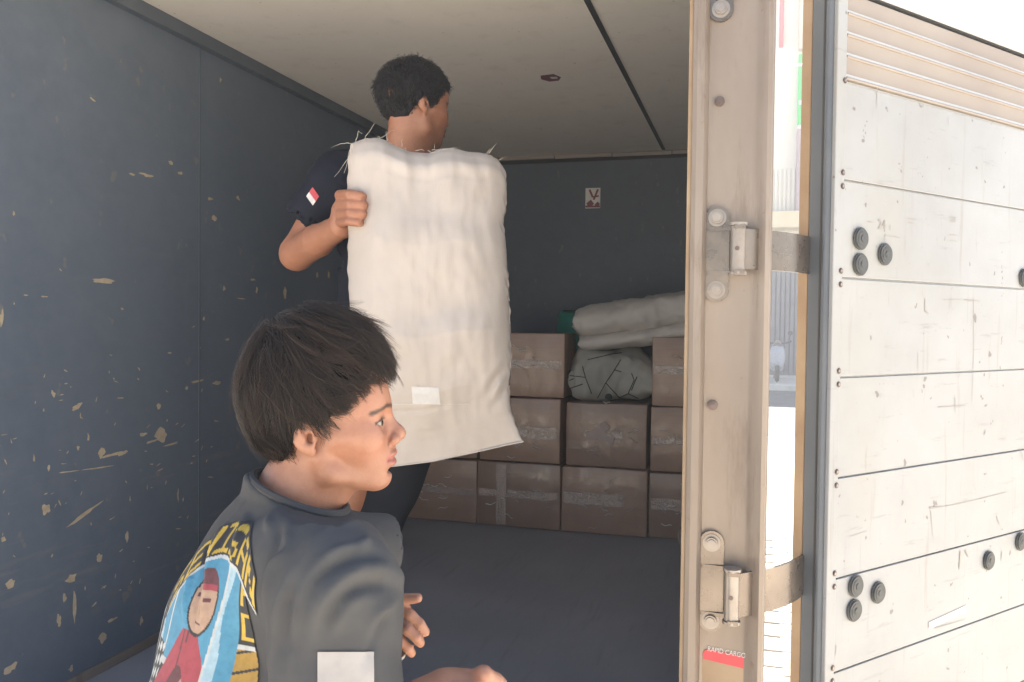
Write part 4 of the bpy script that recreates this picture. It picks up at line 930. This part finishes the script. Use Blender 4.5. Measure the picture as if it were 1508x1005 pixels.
FOLDS = [([(445, 752), (425, 790), (402, 845), (392, 910)], .0050, .009), ([(520, 768), (470, 795), (432, 845), (412, 910), (405, 975)], .0055, .010), ([(568, 802), (505, 812), (458, 855), (434, 920), (428, 990)], .0050, .008), ([(592, 850), (545, 838), (497, 858), (466, 905), (455, 960)], .0055, .011),
         ([(586, 885), (562, 905), (545, 950)], .0040, .009), ([(540, 872), (508, 893), (488, 935)], .0040, .010), ([(352, 712), (308, 768), (282, 840), (268, 930)], .0040, .007), ([(372, 722), (330, 782), (306, 860), (296, 950)], .0045, .008), ([(398, 730), (360, 778), (340, 840)], .0040, .008), ([(420, 742), (395, 775), (378, 820)], .0035, .007), ([(555, 775), (535, 800), (530, 830)], .0035, .008),
         ([(470, 790), (440, 835), (424, 885), (418, 950)], -.0050, .009), ([(556, 822), (492, 832), (450, 880), (436, 950)], -.0050, .009), ([(590, 868), (545, 860), (505, 882), (480, 925), (470, 975)], -.0050, .010), ([(362, 718), (320, 775), (294, 850), (282, 940)], -.0045, .007), ([(432, 752), (408, 795), (388, 850), (382, 900)], -.0045, .008), ([(575, 905), (556, 930), (540, 975)], -.0035, .009)]
FOLDS = [(spl(p), A, sg) for p, A, sg in FOLDS]
S.noise(.007, 11, 4, (1, 1, .55)); S.noise(.0045, 24, 8, (1, 1, .45))
# directional drape folds across back and sleeve
idx = np.argwhere(np.abs(S.D) < .03); P = np.stack([S.ax[i][idx[:, i]] for i in range(3)], 1); LT = FTo.loc(P); LS_ = (P-RS) @ np.stack([tf, tl, Hz], 1)
ph = LT[:, 2]*34+LT[:, 0]*30+5*vnoise(P*7, 3); m1 = smooth01(-np.abs(LT[:, 2]+.14), -.13, -.03)*smooth01(-LT[:, 1], -.03, .10)
ph2 = LS_[:, 2]*62+LS_[:, 0]*42+3*vnoise(P*9, 5); m2 = smooth01(-np.linalg.norm(P-(RS+sR)/2, axis=1), -.19, -.06)
ph3 = LT[:, 1]*55+LT[:, 2]*16+4*vnoise(P*6, 9); m3 = smooth01(-LT[:, 0], .02, .09)*smooth01(LT[:, 1], -.02, .08)
dsp = .002*m1*np.sin(ph)+.002*m2*np.maximum(np.sin(ph2), -.3)+.002*m3*np.sin(ph3)
S.D[idx[:, 0], idx[:, 1], idx[:, 2]] += dsp.astype(np.float32)
VS, QS = S.mesh(); VS = relax(VS, QS, 5)
def vnormals(V, Q):
    n = np.cross(V[Q[:, 2]]-V[Q[:, 0]], V[Q[:, 3]]-V[Q[:, 1]]); N_ = np.zeros_like(V)
    for c_ in range(4): np.add.at(N_, Q[:, c_], n)
    return N_/(np.linalg.norm(N_, axis=1)[:, None]+1e-12)
disp = np.zeros(len(VS)); wob_ = .004*vnoise(VS*30, 6)
for P_, A, sg in FOLDS:
    m = len(P_)
    if m < 3: continue
    best = np.full(len(VS), 9.); amp = np.zeros(len(VS))
    for i_ in range(m-1):
        d = segd(VS, P_[i_], P_[i_+1]); tt = (i_+.5)/(m-1); u_ = d < best; best[u_] = d[u_]; amp[u_] = min(1, 4*tt*(1-tt)+.15)
    disp += 1.7*A*amp*np.exp(-((best+wob_)/(sg*.75))**2)
VS = VS+vnormals(VS, QS)*disp[:, None]; VS = relax(VS, QS, 1)
shirtA = link('t_shirt', np_mesh('t_shirt', VS-wpos(rootA), QS, mshirtA), rootA)
bvA = bvh_of(VS, QS)
# collar rib
pts = [RC+A1*.97*math.cos(t)+A2*.97*math.sin(t)+RN*.001 for t in np.linspace(0, 2*math.pi, 41)]
q = MB(); q.tube(pts, .0058, 8); q.build('collar', mshirtA, shirtA, True)
# back print: arched gold lettering over a figure in a cap and red top between blue panels
FONT = {'S': '01111 10000 10000 01110 00001 00001 11110', 'E': '11111 10000 10000 11110 10000 10000 11111', 'N': '10001 11001 11001 10101 10011 10011 10001', 'I': '11111 00100 00100 00100 00100 00100 11111', 'A': '01110 10001 10001 11111 10001 10001 10001', 'D': '11110 10001 10001 10001 10001 10001 11110'}
def glyph(ch, x, y):
    if not (0 <= x < 1 and 0 <= y < 1): return False
    return FONT[ch].split()[int(y*7)][int(x*5)] == '1'
YEL, BLK, BLU, SKY, RED, TAN, MAR, WHT, GLD = (.52, .35, .05), (.03, .03, .032), (.07, .24, .36), (.32, .45, .52), (.33, .06, .075), (.40, .26, .18), (.12, .045, .05), (.46, .47, .46), (.36, .22, .05)
def printcol(a, b):
    x, y = (a-.5)*2.15, b                   # x -1 left .. 1 right (seen from behind), y 0 top .. 1 bottom
    ya = .02+.33*min(1, (x-.12)**2/1.0)      # arch line
    if abs(x+1.03-.05*y) < .012 and y > .25: return (*WHT, 1)
    if abs(x+.94-.05*y) < .008 and y > .3: return (*WHT, 1)
    s_ = (x+.86)/1.72*7.; k = int(max(0, s_))
    if 0 <= s_ < 7 and ya-.012 < y < ya+.125 and x < .9:
        return (*(YEL if glyph('SENISAN'[k], (s_-k-.06)/.86, (y-ya)/.115) else BLK), 1)
    if abs(y-ya-.132) < .007 and -.86 < x < .86: return (*WHT, 1)
    if y < ya+.13 or abs(x) > .90 or y > .99: return (0, 0, 0, 0)
    e = abs(x) > .885
    if x > .54:                              # right column: stacked gold letters, then gold blocks
        if x > .56+.34*min(1, 1.25*y): return (0, 0, 0, 0)
        if y < .48:
            k = 0 if y < .33 else 1
            return (*(YEL if glyph('AD'[k], (x-.57)/.28, (y-(.20 if k == 0 else .345))/.115) else BLK), 1)
        if y < .50: return (*WHT, 1)
        return (*(GLD if (y*12.5+1.2*x) % 1 > .14 else BLK), 1)
    if x > .22+.05*math.sin(y*7):
        w_ = x-(.22+.05*math.sin(y*7))
        if y > .86-.5*w_: return (*BLK, 1)
        return (*(WHT if w_ < .035 else SKY if w_ < .12+.05*math.sin(y*13) else BLU), 1)
    if x < -.60:
        if y < .56: return (*(WHT if abs(x+.62) < .02 else SKY if (x+.9) < .10+.06*math.sin(y*11) else BLU), 1)
        return (*(WHT if math.sin(x*29+y*47)*math.sin(y*71-x*17) > .10 else BLK), 1)
    hx_ = x+.04
    fe = (hx_/.22)**2+((y-.34)/.125)**2
    if fe < 1:
        if y < .262: return (*MAR, 1)
        if y < .285: return (*RED, 1)
        if abs(y-.325) < .006 and .06 < abs(hx_+.02) < .16: return (*MAR, 1)
        if abs(hx_-.0) < .014 and .35 < y < .39: return (*GLD, 1)
        if abs(y-.425) < .005 and abs(hx_) < .07: return (*MAR, 1)
        return (*TAN, 1)
    if fe < 1.22: return (*(MAR if y < .28 else BLK), 1)
    if y > .46 and abs(hx_+.10) < .14+1.4*(y-.46):
        if y < .51 and abs(abs(hx_)-.12) < .02: return (*MAR, 1)
        if y > .70+.10*math.sin(x*9): return (*(TAN if math.sin(x*14+y*22) > .55 else MAR), 1)
        return (*(MAR if abs(x+.28-.1*y) < .012 else RED), 1)
    return (*(BLU if y < .46 else BLK if y > .6 and x < -.4 and math.sin(y*60) > 0 else (WHT if y > .6 and x < -.4 else BLU)), 1)
Pc = N+tu*.008-tl*.022
patch('back_print', lambda a, b: Pc+tl*(.5-a)*.215-Hz*b*.275-tf*.45, 190, 260, bvA, tf, vcol('screen_print', .75), shirtA, .0013, printcol)
# pale patch on the right sleeve
patch('sleeve_patch', lambda a, b: at(468+82*a, 960+60*b, .6), 20, 14, bvA, CF, MAT['offwhite'], shirtA, .0015)
# bracelet and pale strap at the left wrist
wv = (palm-LW)/np.linalg.norm(palm-LW)
# trousers and shoes (below the frame)
lo = np.array([-1.1, .4, .05]); hi = np.array([-.1, 1.6, 1.0]); S = SDF(lo, hi, .013, [])
S.cone(hipA+Hz*.03-tl*.05, hipA+Hz*.03+tl*.05, .125, .125, k=.04)
for s, K, Fo in ((1, kneeL, footL), (-1, kneeR, footR)): S.cone(hipA+tl*s*.07-Hz*.04, K, .105, .078, k=.03); S.cone(K, Fo+Hz*.02, .078, .062, k=.02)
sdf_obj('trousers', S, mtrou, rootA)
def shoe(p, fd, parent):
    ld = np.cross(Hz, fd); z0 = p[2]-.09; S = SDF(p-np.array([.25, .25, .1]), p+np.array([.25, .25, .09]), .006, [])
    c = p+fd*.05; fr = Frame(np.array([c[0], c[1], z0]), fd, ld, Hz); S.ell((.03, 0, .035), (.12, .045, .04), fr, k=.01); S.ell((-.055, 0, .05), (.055, .042, .055), fr, k=.02); S.ell((.02, 0, .012), (.135, .05, .016), fr, k=.006)
    S.halfspace_cut(np.array([c[0], c[1], z0+.001]), -Hz, p-np.array([.3, .3, .2]), np.array([p[0]+.3, p[1]+.3, z0+.03])); sdf_obj('shoe', S, mshoe, parent)
shoe(footL, tf, rootA); shoe(footR, tf, rootA)
q = MB(); pw_ = at(578, 962, 1.15)
q.tube([pw_+(CR*math.cos(t)*.016+(CU*.5+CF*.86)*math.sin(t)*.016) for t in np.linspace(0, 2*math.pi, 17)], .0032, 6); br = tag(q.build('bracelet', MAT['bolt'], rootA, True), 'metal bracelet')
q = MB(); P0, P1 = at(572, 968, 1.14), at(584, 1030, 1.13); sd_ = CR*.007
nst = 8; c_ = [P0+(P1-P0)*i/nst+CF*.004*math.sin(i*1.3) for i in range(nst+1)]
for a, b in zip(c_, c_[1:]): q.poly([a-sd_, b-sd_, b+sd_, a+sd_]); q.poly([a-sd_+CF*.003, b-sd_+CF*.003, b+sd_+CF*.003, a+sd_+CF*.003])
q.build('wrist_strap', plain('beige_webbing', (.55, .47, .30), .8), rootA)
# ================================================================ SACK ON THE BACK OF THE SECOND PERSON
T0 = 1.90
Lv = ([200, 215, 235, 270, 300, 340, 400, 450, 500, 560, 620, 690], [519, 516, 513, 511, 514, 513, 512, 515, 520, 523, 526, 528])
Rv = ([225, 250, 275, 300, 330, 360, 420, 480, 530, 570, 600, 620, 640, 655], [738, 744, 746, 746, 741, 745, 749, 752, 753, 750, 752, 757, 765, 773])
ta = np.array([0, .08, .16, .22, .30, .40, .52, .60, .68, .78, .86, .93, .97, 1.]); tv = np.array([212, 205, 203, 206, 215, 224, 226, 219, 218, 224, 225, 229, 236, 252])
ba = np.array([0, .22, .45, .7, .9, 1.]); bvv = np.array([692, 687, 680, 667, 656, 651])
NA, NB = 84, 150
def sack_pt(a, b, side):
    v0, v1 = np.interp(a, ta, tv), np.interp(a, ba, bvv); v = v0+(v1-v0)*b
    u = np.interp(v, *Lv)+(np.interp(v, *Rv)-np.interp(v, *Lv))*a
    x = 2*a-1; th = .115*(1-abs(x)**2.6)**.55
    th *= np.interp(b, [0, .012, .04, .1, .3, .6, .78, .86, .93, 1], [.05, .35, .55, .72, .95, 1, .70, .40, .16, .03])
    P = Vector((a*3, b*5, side)); n = noise.noise
    e = max(0, 1-x**2)**.5
    dsp = .013*n(P)+.006*n(Vector((a*7+.8*b, b*9, side*3)))+.0030*n(Vector((a*17, b*16+3, side)))+.001*n(Vector((a*34, b*22, side)))
    dsp += .016*math.exp(-b*14)*n(Vector((a*15, b*3+7, side)))*(1 if b > .01 else .4)+.010*math.exp(-((b-.05)/.03)**2)
    # long vertical pulls and the tension folds at the lower right seam
    dsp += .002*n(Vector((a*20, b*1.7, 5)))*e
    dsp += .012*math.exp(-((a-.93)/.07)**2-((b-.79)/.06)**2)*math.sin(50*(a-.9)+70*(b-.8))
    dsp -= .007*math.exp(-((b-.835)/.004)**2)*(.4+.6*(a < .6))
    dsp *= min(1, b*22+.15)*(.25+.75*e)*(1 if b < .9 else .55)
    t = T0-(th+dsp if side > 0 else -(th*.75+dsp*.5)-.001)
    return at(u+2.5*n(Vector((b*30, side, a*3)))*(abs(x) > .97), v, t)
V = []; aa = .5-.5*np.cos(np.linspace(0, math.pi, NA+1)); aa = .45*aa+.55*np.linspace(0, 1, NA+1)
bb = np.linspace(0, 1, NB+1)**1.0
for b in bb:
    V += [sack_pt(a, b, 1) for a in aa]+[sack_pt(a, b, -1) for a in aa[::-1]]
W_ = 2*(NA+1); Fq = []
for i in range(NB):
    for j in range(W_): Fq.append((i*W_+j, (i+1)*W_+j, (i+1)*W_+(j+1) % W_, i*W_+(j+1) % W_))
for i in (0, NB):
    for j in range(NA): Fq.append((i*W_+j, i*W_+j+1, i*W_+W_-2-j, i*W_+W_-1-j))
sack = empty('carried_sack', at(630, 690, T0), 'tall stuffed white woven sack carried on the back of the person inside', 'sack')
V = np.array(V); sb = link('body', np_mesh('body', V-wpos(sack), Fq, MAT['sack']), sack)
bvS = bvh_of(V, Fq)
patch('paper_label', lambda a, b: at(606+40*a+2*b, 569+25*b+2*a, 1.5), 12, 8, bvS, CF, MAT['white'], sack, .0012)
# stitched seam line and hem
def surf(u, v, off=.001):
    d = Vector(ray(u, v)).normalized(); h = bvS.ray_cast(Vector(CP), d); return None if h[0] is None else h[0]-d*off
pts = [p for p in (surf(u, 595-.002*(u-640)) for u in np.linspace(524, 690, 40)) if p is not None]
q = MB(); q.tube(pts, .0011, 5); q.build('seam_stitch', MAT['sackw'], sack, True)
pts = [p for p in (at(np.interp(b, [0, 1], [529, 771]), np.interp(np.interp(b, [0, 1], [0, 1]), ba, bvv)-.6, T0-.004) for b in np.linspace(0, 1, 50))]
q = MB(); q.tube(pts, .0018, 6); q.build('hem_cord', MAT['sack'], sack, True)
# frayed threads at the mouth
R = np.random.default_rng(4); q = MB()
def thread(p0, dirs, n=7, r=.0007):
    P = [np.array(p0)]; d = np.array(dirs, float)
    for i in range(n): d = d+R.normal(0, .0022, 3)-Hz*.0006; P.append(P[-1]+d)
    q.tube(P, list(np.linspace(r, r*.4, n+1)), 4)
for (u, v, du, dv, n) in ((520, 213, -3.2, .8, 8), (522, 212, -2.6, 0.2, 8), (519, 214, -1.2, 4.5, 8), (518, 215, -.9, 4, 7), (545, 205, -2.5, -.9, 6), (556, 203, .3, -2, 4), (558, 204, -.8, -1.6, 5), (530, 207, -1, -1.2, 6), (535, 207, 1.5, -.7, 9), (524, 210, 2, -1, 8), (630, 222, 2.4, -1.3, 6), (636, 221, 3, -.8, 6), (640, 221, 2.2, -.2, 6), (715, 226, 1.5, -1, 4), (720, 226, .8, -1.6, 4), (735, 236, 1.4, -.6, 4), (592, 216, 1.3, -1.3, 4), (596, 218, .5, -1.4, 4), (612, 222, 1.0, -.4, 5), (570, 208, .6, -.8, 4)):
    k = T0/FPX; thread(at(u, v, T0-.02), CR*du*k-CU*dv*k, n)
tag(q.build('frayed_threads', MAT['thread'], sack, True), None, None, None, 'stuff')

# ================================================================ PERSON CARRYING THE SACK
rootB = empty('person', (*at(585, 600, 2.14)[:2], ZF), 'person in dark t-shirt standing in the truck seen from behind carrying a sack', 'person')
fB, lB, uB = heading(48, 2, 0); FB = Frame(at(612, 162, 2.13), fB, lB, uB, .90)
bf, bl_, _ = heading(8)
NB_ = at(600, 232, 2.15); LSb, RSb = at(500, 268, 2.13), at(690, 272, 2.16)
LEb, LWb = at(437, 374, 2.15), at(503, 333, 1.945)
REb, RWb = at(708, 400, 2.26), at(670, 330, 2.40)
hipB = at(556, 600, 2.16); chest = at(600, 360, 2.16)
kneeLb, kneeRb = at(470, 800, 2.1), at(538, 800, 2.22)
ftL = on(455, 1085, 2, ZF+.085); ftR = on(515, 1030, 2, ZF+.085)
lo = np.array([-1.30, 1.55, ZF+.01]); hi = np.array([-.42, 2.65, 2.32])
hb = at(517, 308, 1.90)
S = SDF(lo, hi, .014, [(FB.o-np.array([.13, .13, .14]), FB.o+np.array([.13, .13, .14]), .0045), (hb-.055, hb+.055, .0042)])
head(S, FB); S.cone(FB.w((-.022, 0, -.05)), NB_, .052, .060, k=.025); S.cone(FB.w((.01, 0, -.085)), NB_+bf*.03, .035, .045, k=.02)
FBo = Frame(NB_, bf, bl_, Hz)
S.ell((0, 0, -.22), (.095, .15, .22), FBo, k=.03); S.cone(chest-Hz*.1, hipB, .11, .12, k=.04)
for a, b, c in ((LSb, LEb, LWb), (RSb, REb, RWb)): S.cone(NB_-Hz*.05, a, .05, .05, k=.03); S.cone(a, b, .050, .041, k=.02); S.cone(b, (b+c)/2, .043, .038, k=.015); S.cone((b+c)/2, c, .038, .028, k=.015)
for K, Fo in ((kneeLb, ftL), (kneeRb, ftR)): S.cone(hipB, K, .09, .06, k=.03); S.cone(K, Fo, .055, .04, k=.02)
S.cone(LWb, at(507, 312, 1.935), .027, .030, k=.012)
for v, r, ue in ((287, .0110, -2), (300.5, .0116, 1), (314, .0112, 0), (326.5, .0098, -5)):
    S.chain([at(507, v+4, 1.935), at(501, v+1, 1.885), at(516+ue*.5, v-.5, 1.836), at(532+ue, v+1.5, 1.826), at(538+ue, v+3, 1.845)], [r*.95, r*1.14, r, r*.95, r*.80], k=.0015)
S.chain([at(512, 312, 1.95), at(524, 295, 1.965), at(536, 292, 1.96)], [.013, .012, .010], k=.006)
hbR = RWb+np.array([-.03, .03, .04]); S.cone(RWb, hbR, .028, .035, k=.012)
for i in range(4): S.chain([hbR, hbR+np.array([-.035, -.01+.012*i, .03-.02*i]), hbR+np.array([-.06, -.02+.012*i, .025-.02*i])], [.012, .011, .009], k=.005)
S.chain([hbR, hbR+np.array([-.01, -.03, .045])], [.013, .010], k=.005)
bodyB, _, _ = sdf_obj('body', S, mskin, rootB, lambda V: head_col(FB.loc(V), SKIN_B, (.34, .13, .10), (.02, .015, .013)), 1)
eyes(FB, bodyB)
hx2 = np.array([-.13, -.085, -.06, -.046, -.03, -.014, -.006, .004, .028, .055, .12]); hz2 = np.array([-.060, -.058, -.045, -.012, .02, .022, -.012, -.012, .03, .055, .062])
hlB = lambda p: float(np.interp(p[0], hx2, hz2)); ECB, ERB = np.array((-.008, 0, .045)), np.array((.106, .087, .093))
lo = FB.o-np.array([.15, .15, .16]); hi = FB.o+np.array([.15, .15, .2]); S = SDF(lo, hi, .005, [])
S.ell(ECB, ERB*.985, FB, k=.01); S.ell((-.045, 0, .0), (.049, .064, .052), FB, k=.02)
X, Y, Z = np.meshgrid(*S.ax, indexing='ij'); L = ((np.stack([X, Y, Z], -1)-FB.o) @ FB.R.T)/FB.k
S.D = np.maximum(S.D, ((np.interp(L[..., 0], hx2, hz2)+.002)-L[..., 2]).astype(np.float32)*FB.k); S.D = np.maximum(S.D, (L[..., 0]-.082).astype(np.float32))
S.noise(.006, 60, 2)
hairB, _, _ = sdf_obj('hair', S, mcapB, rootB, lambda V: np.full((len(V), 3), .15), 1)
strands('hair_locks', FB, hairB, mhairB, ECB, ERB, hlB, (-.04, 0, .14), 1500, 8, .006, 6, .0008, .12, .005, .75, .8, 15, .95, .4)
# t-shirt
lo = np.array([-1.30, 1.75, 1.2]); hi = np.array([-.45, 2.65, 2.22]); S = SDF(lo, hi, .009, [])
S.ell((0, 0, -.21), (.115, .18, .22), FBo, k=.03); S.cone(chest, hipB+Hz*.04, .14, .145, k=.05)
sLb, sRb = at(450, 330, 2.14), at(704, 345, 2.22)
for a, b in ((LSb, sLb), (RSb, sRb)): S.cone(NB_-Hz*.05, a, .062, .070, k=.04); S.cone(a, b, .070, .062, k=.03)
for a, b in ((LSb, sLb), (RSb, sRb)): S.halfspace_cut(b, b-a, b-.1, b+.1); S.cone(b-(b-a)*.1, b+(b-a)*.4, .052, .054, k=.004, sub=True)
S.cone(NB_-Hz*.02, NB_+Hz*.1, .066, .066, k=.004, sub=True); S.noise(.005, 12, 3, (1, 1, .6)); S.noise(.002, 30, 5, (1, 1, .6))
shB, VB, QB = sdf_obj('t_shirt', S, mshirtB, rootB)
bvB = bvh_of(VB, QB)
def flag(a, b): return (*((.55, .06, .08) if a+.35*(b-.5) > .5 else (.7, .68, .66)), 1)
patch('sleeve_flag', lambda a, b: at(461+11*(a-b)*.85, 276+13.5*(a+b), 1.8), 10, 10, bvB, CF, vcol('flag_patch', .7), shB, .002, lambda a, b: (*((.55, .07, .09) if b < .55 else (.72, .68, .66)), 1))
# trousers, shoes
lo = np.array([-1.4, 1.6, ZF+.02]); hi = np.array([-.3, 2.7, 1.55]); S = SDF(lo, hi, .013, [])
S.cone(hipB+bl_*.05, hipB-bl_*.05, .125, .125, k=.04)
for s, K, Fo in ((1, kneeLb, ftL), (-1, kneeRb, ftR)): S.cone(hipB+bl_*s*.07-Hz*.03, K, .105, .078, k=.03); S.cone(K, Fo+Hz*.01, .076, .062, k=.02)
S.noise(.008, 13, 2, (1, 1, .7)); sdf_obj('trousers', S, mtrou, rootB)
shoe(ftL, bf, rootB); shoe(ftR, bf, rootB)
# ================================================================ ADDED HAZE, STANDS IN FOR LENS VEIL
hz_ = MB(); hz_.box((0, 20, 6.1), (226, 266, 14.2)); hzo = hz_.build('veil_haze', MAT['white']); tag(hzo, kind='stuff')
hm = bpy.data.materials.new('veil_haze_volume'); hm.use_nodes = True; hm.node_tree.nodes.clear()
pv_ = hm.node_tree.nodes.new('ShaderNodeVolumePrincipled'); ho = hm.node_tree.nodes.new('ShaderNodeOutputMaterial')
pv_.inputs['Density'].default_value = .008; pv_.inputs['Color'].default_value = (.93, .95, 1, 1); pv_.inputs['Anisotropy'].default_value = .2
hm.node_tree.links.new(pv_.outputs[0], ho.inputs['Volume']); hzo.data.materials.clear(); hzo.data.materials.append(hm)
